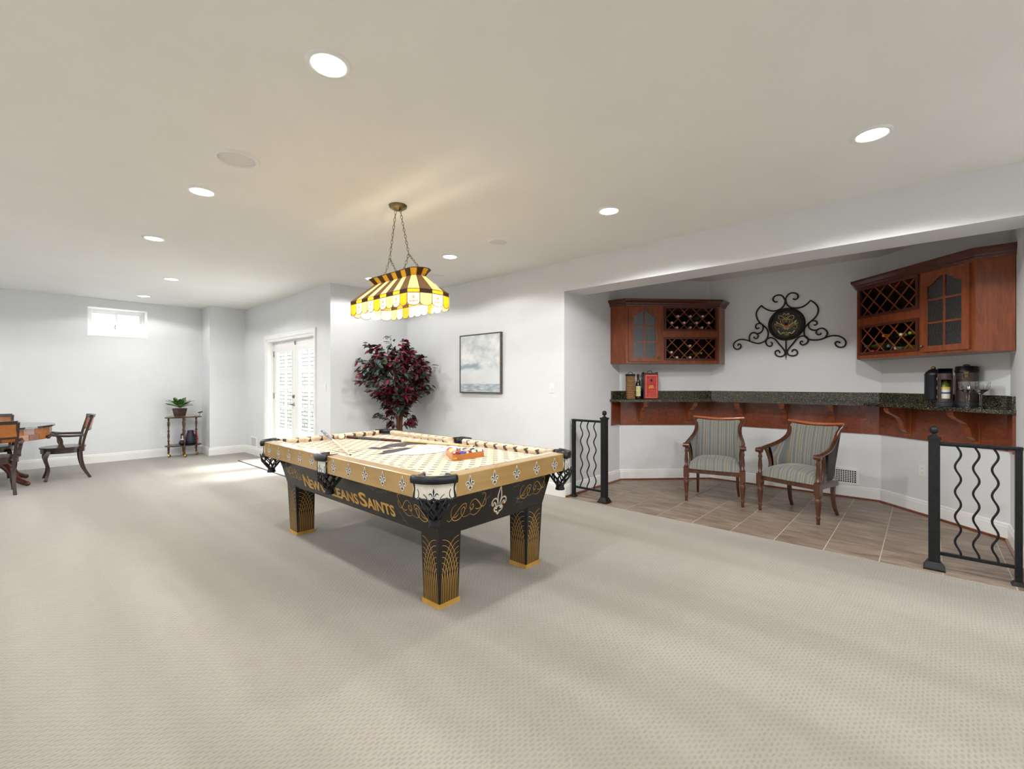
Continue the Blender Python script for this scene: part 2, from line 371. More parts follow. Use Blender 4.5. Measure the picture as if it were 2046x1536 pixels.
    def text(s, fr, body, size, off, mi=0, align='CENTER', width=None, bold=0.0, at=(0, 0)):
        c = bpy.data.curves.new('t', 'FONT'); c.body = body; c.size = size; c.align_x = align; c.offset = bold; c.resolution_u = 3
        o = bpy.data.objects.new('t', c); COL.objects.link(o)
        dg = bpy.context.evaluated_depsgraph_get(); me = bpy.data.meshes.new_from_object(o.evaluated_get(dg))
        xs = [v.co.x for v in me.vertices] or [0]
        k = width / (max(xs) - min(xs)) if width else 1
        sh = -min(xs) * k if (width and align == 'LEFT') else 0
        vs = [fr.p(v.co.x * k + sh + at[0], v.co.y + at[1], off) for v in me.vertices]
        s.add(vs, [tuple(p.vertices) for p in me.polygons], mi)
        bpy.data.objects.remove(o); bpy.data.curves.remove(c); bpy.data.meshes.remove(me); return s
    def mesh(s, name):
        me = bpy.data.meshes.new(name); me.from_pydata(s.v, [], s.f)
        me.polygons.foreach_set('material_index', s.mi); me.polygons.foreach_set('use_smooth', s.sm); me.update(); return me
    def build(s, name, mat, parent=None, bevel=0, fixn=True):
        me = s.mesh(name)
        for m in (mat if isinstance(mat, (list, tuple)) else [mat]): me.materials.append(m)
        return place(name, me, parent, bevel=bevel)
def place(name, me, parent=None, loc=None, rot=None, bevel=0):
    o = bpy.data.objects.new(name, me); COL.objects.link(o)
    if parent is not None: o.parent = parent
    if loc is not None: o.location = loc
    if rot is not None: o.rotation_euler = rot
    if bevel:
        b = o.modifiers.new('bevel', 'BEVEL'); b.width = bevel; b.segments = 2; b.limit_method = 'ANGLE'; b.angle_limit = R(40)
    return o
def tag(o, label, cat, group=None):
    o['label'] = label; o['category'] = cat
    if group: o['group'] = group
    return o
def thing(name, label, cat, loc=(0, 0, 0), rz=0, group=None):
    o = bpy.data.objects.new(name, None); COL.objects.link(o); o.empty_display_size = .1
    o.location = loc; o.rotation_euler = (0, 0, rz); return tag(o, label, cat, group)
def struct(o): o['kind'] = 'structure'; return o
def dup(root, loc=None, rz=None, label=None, group=None):
    r = root.copy(); COL.objects.link(r)
    if loc is not None: r.location = loc
    if rz is not None: r.rotation_euler = (0, 0, rz)
    if label: r['label'] = label
    if group: r['group'] = group
    for ch in list(root.children):
        c = ch.copy(); COL.objects.link(c); c.parent = r
        for g in list(ch.children):
            d = g.copy(); COL.objects.link(d); d.parent = c
    return r

#@@STRUCT
# ================================================================ ROOM SHELL
ZC = 2.73; ZH = 2.385
XW = 4.315                       # picture wall / alcove front
AL = [(4.315, -.53), (5.61, -.53), (6.515, .36), (6.515, 2.2), (5.6, 3.095), (4.315, 3.095)]   # alcove outline
ROOM = [(-2.3, -2.6), (XW, -2.6)] + AL + [(XW, 6.198), (3.03, 6.198), (3.03, 9.66), (2.445, 9.66), (2.445, 10.17), (-2.3, 10.17)]
names = ['wall_near', 'wall_right_front', 'wall_alcove_side_right', 'wall_alcove_corner_right', 'wall_alcove_back', 'wall_alcove_corner_left', 'wall_alcove_side_left', 'wall_right', 'wall_recess', 'wall_doors', 'wall_chase_front', 'wall_chase_side', 'wall_far', 'wall_left']
DOOR = (6.70, 8.56, 2.07); WIN = (.848, 1.632, 2.105, 2.59)
def wall(name, p, q, t, m0, m1, openings=()):
    """thick wall on the right of p->q, outer ends mitred by m0 / m1"""
    p = Vector(p); q = Vector(q); d = (q - p); L = d.length; d.normalize(); out = Vector((d.y, -d.x))
    m = MB()
    def quad(a, b, z0, z1):
        ea = m0 if a == 0 else 0; eb = m1 if b == L else 0
        pl = [p + d * a, p + d * b, p + d * (b + eb) + out * t, p + d * (a - ea) + out * t]
        m.prism([(v.x, v.y) for v in pl][::-1], z0, z1)
    if not openings: quad(0, L, -.12, ZC)
    for a, b, z0, z1 in openings:
        quad(0, a, -.12, ZC); quad(b, L, -.12, ZC); quad(a, b, z1, ZC)
        if z0 > 0: quad(a, b, -.12, z0)
    return struct(m.build(name, M['wall']))
N = len(ROOM)
for i in range(N):
    p, q = Vector(ROOM[i]), Vector(ROOM[(i + 1) % N]); o_ = Vector(ROOM[i - 1]); r_ = Vector(ROOM[(i + 2) % N])
    def mit(a, b, c):
        u = (b - a).normalized(); w = (c - b).normalized(); return math.tan(math.atan2(u.x * w.y - u.y * w.x, u.dot(w)) / 2)
    nm = names[i]; t = .32 if nm == 'wall_far' else .16
    op = []
    if nm == 'wall_doors': op = [(DOOR[0] - 6.198, DOOR[1] - 6.198, 0, DOOR[2])]
    if nm == 'wall_far': op = [(2.445 - WIN[1], 2.445 - WIN[0], WIN[2], WIN[3])]
    wall(nm, p, q, t, t * mit(o_, p, q), t * mit(p, q, r_), op)
# beam over the alcove opening
struct(MB().box((XW, -.53, ZH), (4.665, 3.095, ZC)).build('wall_header', M['wall']))
struct(MB().prism([(-2.5, -2.8), (4.45, -2.8), (4.45, -.69), (5.7, -.69), (6.68, .29), (6.68, 2.27), (5.68, 3.26), (4.475, 3.26), (4.475, 6.36), (3.19, 6.36), (3.19, 9.82), (2.6, 9.82), (2.6, 10.49), (-2.5, 10.49)], ZC, ZC + .12).build('ceiling', M['ceil']))
m = MB(); cp = [(-2.45, -2.75), (XW, -2.75), (XW, 6.30), (3.12, 6.30), (3.12, 9.75), (2.54, 9.75), (2.54, 10.3), (-2.45, 10.3)]
m.prism(cp, -.12, 0)
struct(m.build('floor', M['carpet']))
# tiled alcove floor: recessed grout bed, every tile a piece
bed = MB().prism([(4.315, -.56), (5.64, -.56), (6.56, .34), (6.56, 2.22), (5.62, 3.12), (4.315, 3.12)], -.12, -.002).build('floor_alcove', M['grout']); struct(bed)
def clip(poly, a, b):
    out = []
    def side(p): return (b[0] - a[0]) * (p[1] - a[1]) - (b[1] - a[1]) * (p[0] - a[0])
    for i in range(len(poly)):
        p, q = poly[i], poly[(i + 1) % len(poly)]; sp_, sq = side(p), side(q)
        if sp_ >= 0: out.append(p)
        if sp_ * sq < 0: k = sp_ / (sp_ - sq); out.append((p[0] + (q[0] - p[0]) * k, p[1] + (q[1] - p[1]) * k))
    return out
GX = [4.315 + .005] + [4.667 + .345 * k for k in range(7)]; GY = [-.095 + .3455 * k for k in range(-2, 11)]; G = .0036
for i in range(len(GX) - 1):
    for j in range(len(GY) - 1):
        poly = [(GX[i] + G, GY[j] + G), (GX[i + 1] - G, GY[j] + G), (GX[i + 1] - G, GY[j + 1] - G), (GX[i] + G, GY[j + 1] - G)]
        for a in range(len(AL)): poly = clip(poly, AL[a], AL[(a + 1) % len(AL)])
        if len(poly) < 3: continue
        c = (sum(p[0] for p in poly) / len(poly), sum(p[1] for p in poly) / len(poly))
        ar = abs(sum(poly[k][0] * poly[(k + 1) % len(poly)][1] - poly[(k + 1) % len(poly)][0] * poly[k][1] for k in range(len(poly)))) / 2
        if ar < .002: continue
        mm = MB().prism([(p[0] - c[0], p[1] - c[1]) for p in poly], -.010, random.uniform(-.0006, .0006)).mesh('tile'); mm.materials.append(M['tile'])
        place('tile', mm, bed, loc=(c[0], c[1], 0))
# baseboards
BB = [(0, 0), (.016, 0), (.016, .112), (.012, .118), (.012, .132), (.006, .142), (0, .145)]
def base(name, path, prof=BB, mat='white'):
    return struct(MB().sweep([(d, z) for d, z in prof], path).build(name, M[mat]))
base('baseboard_alcove', AL); base('baseboard_right', [AL[-1], (XW, 6.198), (3.03, 6.198), (3.03, DOOR[0] - .075)])
base('baseboard_far', [(3.03, DOOR[1] + .075), (3.03, 9.66), (2.445, 9.66), (2.445, 10.17), (-2.3, 10.17)])
base('baseboard_left', [(-2.3, 10.17), (-2.3, -2.6), (XW, -2.6), AL[0]])
SH = [(.016, 0), (.034, 0), (.033, .010), (.026, .017), (.016, .019)]
base('trim_1', AL, SH, 'shoe')
# ---- window in the far wall
wx0, wx1, wz0, wz1 = WIN; yw = 10.17
m = MB()
for a, b in (((wx0 + .01, wx1 - .01), None),):
    pass
yf = 10.40
m = MB()
m.box((wx0, yf, wz0), (wx0 + .05, yf + .07, wz1)); m.box((wx1 - .05, yf, wz0), (wx1, yf + .07, wz1))
m.box((wx0 + .05, yf, wz1 - .05), (wx1 - .05, yf + .07, wz1)); m.box((wx0 + .05, yf, wz0), (wx1 - .05, yf + .07, wz0 + .05))
xm = (wx0 + wx1) / 2
win = struct(m.build('window_1', M['white'], bevel=.003))
for a, b in ((wx0 + .05, xm + .012), (xm - .012, wx1 - .05)):
    dy = .012 if a > xm - .1 else .034
    z0, z1 = wz0 + .05, wz1 - .05; s_ = MB(); w = .032
    s_.box((a, yf + dy, z0), (a + w, yf + dy + .02, z1)); s_.box((b - w, yf + dy, z0), (b, yf + dy + .02, z1)); s_.box((a + w, yf + dy, z0), (b - w, yf + dy + .02, z0 + w)); s_.box((a + w, yf + dy, z1 - w), (b - w, yf + dy + .02, z1))
    so = s_.build('sash', M['white'], win)
    MB().box((a + w, yf + dy + .008, z0 + w), (b - w, yf + dy + .012, z1 - w)).build('pane', M['pane'], so)
MB().tube(cr([(xm - .01, yf - .004, wz0 + .15), (xm - .022, yf - .012, wz0 + .185), (xm - .012, yf - .004, wz0 + .22)], 4), .006, 6).build('latch', M['nickel'], win)
MB().box((wx0, yw - .004, wz0), (wx1, yf, wz0 + .010)).build('window_sill', M['white'], win)
for nm, a, b in (('jamb_lining', (wx0, yw - .002, wz0 + .01), (wx0 + .010, yf, wz1 - .01)), ('jamb_lining', (wx1 - .010, yw - .002, wz0 + .01), (wx1, yf, wz1 - .01)), ('head_lining', (wx0, yw - .002, wz1 - .010), (wx1, yf, wz1))):
    MB().box(a, b).build(nm, M['white'], win)
ww = MB().sweep([(0, 1.5), (.02, 1.5), (.02, 2.17), (.05, 2.19), (.05, 2.235), (0, 2.235)], [(wx1 + .35, 10.49), (wx1 + .35, 10.8), (wx1 + .15, 11.05), (wx0 - .15, 11.05), (wx0 - .35, 10.8), (wx0 - .35, 10.49)]).build('window_well', pm('galvanised', (140, 150, 160), (120, 130, 140), 20, .4, .6))
tag(ww, 'grey metal window well outside the high window', 'window well')
# ---- french doors
xd = 3.03; y0, y1, zt = DOOR
cas = [(0, 0), (.075, 0), (.075, .012), (.06, .018), (.02, .02), (.006, .012), (0, .010)]
m = MB()
# casing: three sides, stepped profile on the room face (x decreasing into the room)
def casing(m, pts, w=.072):
    fr = Fr((xd, 0, 0), (0, -1, 0), (0, 0, 1))     # x_local = -y, normal = -x
    for o0, o1, a, b in ((0, .014, 0, w), (.014, .02, .012, w - .004), (.02, .024, w - .02, w - .008)):
        m.fprism(fr, [(-(y1 + b), 0), (-(y1 + a), 0), (-(y1 + a), zt + b), (-(y1 + b), zt + b)], o0, o1)
        m.fprism(fr, [(-(y0 - a), 0), (-(y0 - b), 0), (-(y0 - b), zt + b), (-(y0 - a), zt + b)], o0, o1)
        m.fprism(fr, [(-(y1 + a), zt + a), (-(y0 - a), zt + a), (-(y0 - a), zt + b), (-(y1 + a), zt + b)], o0, o1)
casing(m, None); struct(m.build('trim_2', M['white']))
xl = xd + .11
m = MB(); m.box((xd, y1 - .03, 0), (xd + .16, y1, zt)); m.box((xd, y0, 0), (xd + .16, y0 + .03, zt)); m.box((xd, y0 + .03, zt - .03), (xd + .16, y1 - .03, zt)); m.box((xd, y0 + .03, -.01), (xd + .16, y1 - .03, .018))
struct(m.build('trim_3', M['white']))
ym = (y0 + y1) / 2
def leaf(name, a, b, handed):
    z0, z1 = .025, zt - .034; st = .115; m = MB()
    gb, gt = .27, z1 - .17; x0, x1 = xl, xl + .042
    m.box((x0, a, z0), (x1, a + st, z1)); m.box((x0, b - st, z0), (x1, b, z1)); m.box((x0, a + st, z0), (x1, b - st, gb)); m.box((x0, a + st, gt), (x1, b - st, z1))
    # glazing bead
    for u0, u1, v0, v1 in ((a + st, a + st + .018, gb, gt), (b - st - .018, b - st, gb, gt), (a + st + .018, b - st - .018, gb, gb + .018), (a + st + .018, b - st - .018, gt - .018, gt)):
        m.box((x0 - .006, u0, v0), (x0 + .01, u1, v1))
    o = struct(m.build(name, M['white']))
    c = (a + b) / 2
    MB().box((x0 + .008, c - .011, gb + .018), (x1 - .01, c + .011, gt - .018)).build('muntin', M['white'], o)
    rows = 5; dz = (gt - gb) / rows
    for k in range(1, rows):
        MB().box((x0 + .006, a + st + .018, gb + dz * k - .011), (x1 - .012, b - st - .018, gb + dz * k + .011)).build('muntin', M['white'], o)
    for k in range(rows):
        for u0, u1 in ((a + st + .005, c - .009), (c + .009, b - st - .005)):
            MB().box((x0 + .018, u0, gb + dz * k + .006), (x0 + .023, u1, gb + dz * (k + 1) - .006)).build('pane', M['pane'], o)
    return o
dA = leaf('door_1', ym + .002, y1 - .034, 1); dB = leaf('door_2', y0 + .034, ym - .002, -1)
for z in (.3, 1.1, 1.83): MB().box((xl - .012, y1 - .040, z - .05), (xl + .002, y1 - .028, z + .05)).build('hinge', M['nickel'], dA)
m = MB(); yh = ym + .06
m.lathe([(.028, 0), (.028, .008), (.014, .012), (.012, .04)], (xl, yh, .97), 14, axis=(-1, 0, 0)); m.tube([(xl - .045, yh, .97), (xl - .05, yh + .04, .975), (xl - .048, yh + .12, .972)], [.010, .009, .007], 8)
m.build('door_handle', M['nickel'], dA)
MB().lathe([(.03, 0), (.03, .01), (.02, .016), (.0, .016)], (xl, yh, 1.10), 14, axis=(-1, 0, 0)).box((xl - .03, yh - .004, 1.085), (xl - .014, yh + .004, 1.115)).build('deadbolt', M['nickel'], dA)
MB().tube(cr([(xl - .012, ym - .012, zt - .06), (xl - .016, ym - .018, zt - .09), (xl - .012, ym - .01, zt - .12), (xl - .016, ym + .006, zt - .09)], 4, True), .005, 6, closed=True).build('flush_bolt', M['nickel'], dB)
# ---- outside the doors: sunken patio with a stone-faced retaining wall
struct(MB().box((3.19, 6.36, -.16), (9, 20, -.03)).build('floor_patio', pm('patio_concrete', (196, 196, 190), (180, 180, 174), 12, .9)))
PX = 5.6
ew = MB().box((PX, 10.8, -.03), (PX + .4, 17, 2.40)).build('wall_patio', pm('stone_joint', (102, 106, 95), (92, 96, 86), 30, .95)); struct(ew)
smats = [pm('stone_%d' % k, c, tuple(x * .9 for x in c), 14, .9, bump=.3) for k, c in enumerate(((124, 126, 119), (112, 116, 105), (132, 132, 126), (114, 123, 108)))]
smesh = []
for k in range(4):
    me = MB().box((-.03, -.16, -.048), (.0, .16, .048)).mesh('stone'); me.materials.append(smats[k]); smesh.append(me)
for rz_ in range(22):
    off = (rz_ % 2) * .17 + random.uniform(-.03, .03)
    for c_ in range(10):
        o = place('stone', random.choice(smesh), ew, loc=(PX - random.uniform(0, .006), 11.9 + off + c_ * .335, .03 + rz_ * .108)); o.scale = (1, random.uniform(.93, 1.0), random.uniform(.92, 1))
struct(MB().box((PX - .35, 14.75, -.03), (PX - .02, 15.6, 2.6)).build('trim_4', M['white']))
#@@CEIL
# ================================================================ CEILING FIXTURES
T_CAN = emis('can_lamp_glow', (255, 252, 244), 14)
m = MB(); m.lathe([(.0, -.006), (.072, -.006), (.072, -.003)], (0, 0, 0), 28); lens_me = m.mesh('lens'); lens_me.materials.append(T_CAN)
m = MB(); m.lathe([(.072, -.004), (.076, -.010), (.094, -.006), (.097, 0)], (0, 0, 0), 28); trim_me = m.mesh('trim_ring'); trim_me.materials.append(M['white'])
lamp_d = bpy.data.lights.new('can_light', 'SPOT'); lamp_d.spot_size = R(158); lamp_d.spot_blend = .16; lamp_d.shadow_soft_size = .06; lamp_d.energy = CAN_W; lamp_d.color = (1, .995, .98)
CANS = [((.945, 1.95), 'beside the large speaker, away from the high window'), ((.945, 3.93), 'next to the large round speaker on its window side'), ((.94, 5.55), 'second from the large round speaker toward the high window'),
        ((3.275, .22), 'before the bar beam at the crystal-glass end'), ((3.285, 1.91), 'before the bar beam at the wicker-holder end'), ((3.285, 3.91), 'in front of the seascape picture wall'), ((3.27, 5.52), 'above the red-leaved tree'),
        ((1.465, 7.54), 'above the carpet in front of the glass doors'), ((1.455, 9.34), 'closest to the high window'),
        ((.945, .2), None), ((-1.4, .2), None), ((-1.4, 1.95), None), ((-1.4, 3.93), None), ((-1.4, 5.55), None), ((-1.4, 7.54), None), ((-1.4, 9.34), None), ((.945, -1.6), None), ((3.275, -1.6), None)]
for (x, y), where in CANS:
    t = thing('recessed_light', 'lit round recessed can light ' + (where or 'over the unseen part of the room'), 'ceiling light', (x, y, ZC), 0, 'recessed ceiling lights')
    place('lens', lens_me, t); place('trim_ring', trim_me, t)
    k_ = .55 if (x > 3 and y > 3) else .5 if y > 9 else 1.5 if (x > 3 and y < 3) else 1.15 if (x > .5 and y < 2) else 1.0     # output scaled by position, added to dim bright walls and lift the alcove
    ld = lamp_d.copy(); ld.energy = CAN_W * k_
    lo = bpy.data.objects.new('can_lamp', ld); COL.objects.link(lo); lo.parent = t; lo.location = (0, 0, -.07)
grille = pm('speaker_grille', (228, 227, 222), (220, 219, 214), 400, .7, bump=.2)
for (x, y), r, lb in (((.955, 3.195), .125, 'large white round ceiling speaker between two can lights'), ((3.26, 3.14), .105, 'small white round ceiling speaker near the bar side cans')):
    t = thing('ceiling_speaker', lb, 'speaker', (x, y, ZC))
    MB().lathe([(r * .82, -.003), (r * .84, -.014), (r * .97, -.012), (r, 0)], (0, 0, 0), 32).build('rim', M['white'], t)
    MB().lathe([(0, -.006), (r * .5, -.0065), (r * .8, -.005)], (0, 0, 0), 32).build('grille', grille, t)
t = thing('ceiling_vent', 'white slotted air vent in the ceiling behind the billiard lamp', 'vent', (3.66, 4.76, ZC))
MB().box((-.16, -.08, -.008), (.16, .08, 0)).build('frame', M['white'], t)
for k in range(6): MB().box((-.14, -.062 + k * .024, -.016), (.14, -.058 + k * .024, -.006)).build('slat', M['white'], t)

#@@POOL
# ================================================================ POOL TABLE
def sym(pts): return pts + [(-x, y) for x, y in reversed(pts) if abs(x) > 1e-6]
FL_C = [(0, 1.0), (.035, .86), (.07, .72), (.075, .62), (.055, .50), (.04, .40), (.05, .30)]
FL_S = [(.055, .36), (.085, .47), (.15, .565), (.24, .585), (.315, .545), (.345, .46), (.325, .385), (.275, .355), (.285, .42), (.255, .465), (.20, .455), (.15, .395), (.115, .31), (.07, .27)]
FL_B = [(0, 0), (.045, .07), (.05, .12), (.1, .11), (.17, .15), (.195, .22), (.165, .265), (.145, .215), (.10, .195), (.075, .23), (.06, .29)]
def fleur(m, fr, h, cx=0, cy=0, layers=(('o', .030, 0), ('w', .0, 1)), ow=.055, mi_out=0, mi_in=1, off=.0008, gold=None):
    """fleur-de-lis of height h, base at cy: pale outline stroke below, dark fill above"""
    def T(p): return (cx + p[0] * h, cy + p[1] * h)
    C_ = cr(FL_C, 3); C_ = [(p.x, p.y) for p in C_]; S_ = [(p.x, p.y) for p in cr(FL_S, 3)]; B_ = [(p.x, p.y) for p in cr(FL_B, 3)]
    shapes = [sym(C_), S_, [(-x, y) for x, y in S_][::-1], sym(B_)]
    if gold is not None:
        for sh in shapes: m.fstroke(fr, [T(p) for p in sh], ow * 2.1 * h, off * .5, gold, True)
    for sh in shapes: m.fstroke(fr, [T(p) for p in sh], ow * h, off, mi_out, True); m.fpoly(fr, [T(p) for p in sh], off * 1.02, mi_out)
    for sh in shapes: m.fpoly(fr, [T(p) for p in sh], off * 1.5, mi_in); m.fstroke(fr, [T(p) for p in sh], ow * .5 * h, off * 1.9, mi_out, True)
PT = thing('pool_table', 'gold and black pool table with fleur-de-lis emblems, gold lettering and printed felt', 'pool table', (2.143, 3.14, 0), R(.3))
ax_, ay_, TZ = .668, 1.23, .815; CC = .16; BZ = .775
# legs
legm = None
LT = []
def legpts(h): return [(-h, -h), (h, -h), (h, h), (-h, h)]
def arcs(m, fr, w, h):
    """interlaced gold arch tracery on a leg face (x -w..w, y 0..h)"""
    n = 7; lw = .0030
    for side in (-1, 1):
        for k in range(n):
            yt = h * (.98 - .088 * k); xe = w * (.96 - .29 * k); yb = h * .27; pts = []
            for q in range(15):
                th = q / 14 * PI / 2
                pts.append((side * (-w + (xe + w) * math.sin(th)), yb + (yt - yb) * math.cos(th)))
            pts.append((side * xe, 0))
            m.fstroke(fr, pts, lw, .0008 if side > 0 else .0011)
for sx in (-1, 1):
    for sy in (-1, 1):
        cxl, cyl = sx * (.469 - .077), sy * (1.044 - .08)
        ht, hb = .085, .073
        lo = MB().frust([(cxl + a * .90, cyl + b * .93) for a, b in legpts(hb / .9)], .02, [(cxl + sx * .006 + a, cyl + sy * .008 + b) for a, b in legpts(ht)], .44).build('leg', M['black'], PT, bevel=.002)
        MB().prism([(cxl + a, cyl + b) for a, b in legpts(.082)], 0, .026).build('foot_trim', M['goldink'], lo, bevel=.002)
        for (nx, ny) in ((-1, 0), (0, -1), (1, 0), (0, 1)):
            u = Vector((-ny, nx, 0)); nvec = Vector((nx, ny, 0))
            bot = Vector((cxl, cyl, .028)) + nvec * (.0735 if nx else .0759); top = Vector((cxl + sx * .006, cyl + sy * .008, .44)) + nvec * .085
            vv = (top - bot); vv = vv - u * vv.dot(u); 
            fr = Fr(bot, u, vv); m = MB(); arcs(m, fr, .064, .385)
            m.build('gold_tracery', M['goldink'], lo)
# cabinet
m = MB(); a0, b0, a1, b1 = .483, 1.058, .548, 1.105
rect = lambda a, b: [(-a, -b), (a, -b), (a, b), (-a, b)]
m.frust(rect(a0, b0), .44, rect(a1, b1), .70)
cab = m.build('cabinet', M['black'], PT, bevel=.002)
MB().prism(rect(a0 - .004, b0 - .004), .425, .44).build('base_band', M['black'], cab)
slx = Vector((-(a1 - a0), 0, .26)).normalized(); sly = Vector((0, -(b1 - b0), .26)).normalized()
FS = Fr((-a0, 0, .44), (0, -1, 0), slx)          # long side facing the room: x_local = -y
FE = Fr((0, -b0, .44), (1, 0, 0), sly)           # short end
FN = Fr((a0, 0, .44), (0, 1, 0), Vector((a1 - a0, 0, .26)))
def side_x(px, py):
    """photo pixel -> position along the long side panel (table coordinates)"""
    d = ray(px, py); P0 = PTM @ FS.o; n_ = (PTM.to_3x3() @ FS.n); t_ = (P0 - EYEP).dot(n_) / d.dot(n_); q = PTM.inverted() @ (EYEP + d * t_); return (q - FS.o).dot(FS.u)
PTM = Matrix.Translation((2.143, 3.14, 0)) @ Matrix.Rotation(R(.3), 4, 'Z')
for word in ((('N', 608.4, 619.4, 965, .105), ('EW', 621.3, 640.6, 975, .078)), (('O', 644.5, 657, 985, .105), ('RLEANS', 659.2, 715.4, 995, .078)), (('S', 719.5, 733.8, 1003, .105), ('AINTS', 736.2, 787.7, 1015, .078))):
    for frm in (FS, FN):
        m = MB()
        for body, xa, xb, yp, h in word:
            xa, xb = side_x(xa, yp), side_x(xb, yp); m.text(frm, body, h / .73, .0012, 0, 'LEFT', xb - xa, .0035, (xa, .028))
        m.build('lettering', M['goldink'], cab)
SCR = [(0, .085), (-.03, .075), (-.06, .03), (-.055, -.03), (-.02, -.065), (.03, -.06), (.055, -.02), (.04, .02), (.02, 0), (.03, -.04), (.07, -.075), (.11, -.07), (.14, -.02), (.13, .04), (.09, .065), (.06, .03), (.075, -.01), (.05, -.045)]
SCR2 = [(-.10, -.05), (-.06, -.065), (-.035, -.04), (0, .04), (.05, .05), (.06, .01), (.03, -.05), (-.02, -.06), (-.05, -.02), (-.045, .04), (-.015, .055)]
def scroll(m, fr, cx, cy, k=1.0, flip=1, w=.0052):
    P1 = [(.165, .09), (.14, .10), (.155, .065), (.175, .02), (.15, -.015), (.10, -.005), (.08, .02)]
    loops = [
        [(-.165, -.035), (-.145, -.05), (-.12, -.035), (-.09, .0), (-.05, .04), (-.015, .045), (-.01, .015), (-.025, .0)],
        [(-.10, .055), (-.13, .035), (-.135, -.005), (-.115, -.045), (-.075, -.055), (-.04, -.035), (-.02, .0), (-.03, .025), (-.05, .01), (-.045, -.025), (-.015, -.045), (.03, -.035)],
        [(-.12, -.03), (-.09, -.03), (-.07, -.012)],
        [(.02, .0), (.03, .045), (.065, .06), (.105, .03), (.135, -.005), (.165, .0), (.17, .03), (.155, .045)],
        [(.03, -.035), (.075, -.05), (.12, -.025), (.15, .03), (.16, .075), (.14, .09), (.125, .08)],
        [(.075, -.005), (.10, -.015), (.135, -.005)],
        [(.035, .02), (.05, .03), (.055, .005), (.04, -.01), (.03, .01), (.035, -.03)]]
    for l in loops:
        m.fstroke(fr, [(cx + flip * p.x * k, cy + p.y * k) for p in cr([Vector(q) for q in l], 6)], w, .0012, 0, taper=True)
for a_ in ((FS, -.84, .115, .86, -1), (FS, .86, .115, .95, -1), (FE, -.285, .115, .93, 1), (FE, .325, .13, .88, 1)):
    m = MB(); scroll(m, *a_); m.build('gold_scrollwork', M['goldink'], cab)
m = MB(); fleur(m, FE, .185, .0, .025, ow=.045, gold=2); m.build('fleur_emblem', [M['whiteink'], M['ink'], M['goldink']], cab)
# silver marker signatures
rs = random.Random(3)
def sig(fr, cx, cy, L, h, ang=0):
    pts = []; n = int(L / .012) + 4
    for i in range(n): pts.append((i / (n - 1) * L + rs.uniform(-.006, .006), rs.uniform(-1, 1) * h * (.5 + .5 * rs.random())))
    c, s = math.cos(ang), math.sin(ang)
    m = MB(); m.fstroke(fr, [(cx + p.x * c - p.y * s, cy + p.x * s + p.y * c) for p in cr(pts, 3)], .0013, .0013); m.build('signature', M['silverink'], cab)
for cx, cy, L, h, a in ((-.95, .06, .08, .016, .2), (-.25, .19, .12, .015, 0), (-.1, .2, .1, .018, 0), (.16, .21, .1, .02, .1), (.30, .205, .18, .02, -.1), (.47, .165, .12, .012, .2), (.78, .225, .09, .012, 0), (.66, .11, .13, .012, -.9), (.69, .075, .1, .012, -.8), (.58, .2, .06, .01, 0), (-.5, .2, .1, .014, 0)): sig(FS, cx, cy, L, h, a)
for cx, cy, L, h, a in ((-.42, .215, .09, .02, .1), (-.2, .215, .14, .022, 0), (-.13, .15, .05, .03, .3), (.13, .17, .1, .02, .5), (.15, .1, .11, .03, -.5), (.16, .06, .07, .02, .9), (.19, .22, .1, .015, .2), (.42, .215, .08, .02, 0), (-.09, .09, .05, .015, .2)): sig(FE, cx, cy, L, h, a)
# rails: gold plank with cloth-covered cushion
def railpart(p, q, cut0, cut1):
    """p->q along the outer face (interior on the left)"""
    p = Vector(p); q = Vector(q); d = (q - p).normalized()
    ro = MB().sweep([(0, .695), (.03, .695), (.03, .74), (.068, .74), (.068, TZ + .004), (.004, TZ), (0, TZ - .004)], [p, q]).build('rail', M['gold'], PT)
    i0 = p + d * cut0; i1 = q - d * cut1; n = Vector((-d.y, d.x)); m = MB()
    prof = [(.068, BZ), (.068, TZ + .005), (.105, TZ + .004), (.125, TZ - .003), (.127, TZ - .012), (.112, BZ)]
    rows = []
    for e, s in ((i0, 1), (i1, -1)): rows.append([(e.x + n.x * dd + d.x * s * (dd - .068) * .7, e.y + n.y * dd + d.y * s * (dd - .068) * .7, z) for dd, z in prof])
    k = len(prof); m.add(rows[0] + rows[1], [(j, (j + 1) % k, k + (j + 1) % k, k + j)[::-1] for j in range(k)] + [tuple(range(k)), tuple(range(k, 2 * k))[::-1]])
    m.build('cushion', M['felt'], ro)
    return ro
SG = .068
rails = [railpart((-ax_ + CC, -ay_), (ax_ - CC, -ay_), .01, .01), railpart((ax_, -ay_ + CC), (ax_, -SG), .01, .0), railpart((ax_, SG), (ax_, ay_ - CC), 0, .01),
         railpart((ax_ - CC, ay_), (-ax_ + CC, ay_), .01, .01), railpart((-ax_, ay_ - CC), (-ax_, SG), .01, 0), railpart((-ax_, -SG), (-ax_, -ay_ + CC), 0, .01)]
em = MB(); fleur(em, Fr((0, 0, 0), (1, 0, 0), (0, 0, 1)), .088, 0, -.044, ow=.06, off=.0012); em_me = em.mesh('fleur_emblem'); em_me.materials.append(M['whiteink']); em_me.materials.append(M['ink'])
def emblems(ro, pts, rz):
    for x, y in pts: place('fleur_emblem', em_me, ro, loc=(x, y, .757), rot=(0, 0, rz))
xs5 = [-.40 + .2 * k for k in range(5)]
emblems(rails[0], [(x, -ay_ - .0004) for x in xs5], 0); emblems(rails[3], [(x, ay_ + .0004) for x in xs5], PI)
for ro, sg in ((rails[5], -1), (rails[4], 1)): emblems(ro, [(-ax_ - .0004, sg * (.165 + .2 * k)) for k in range(5)], -PI / 2)
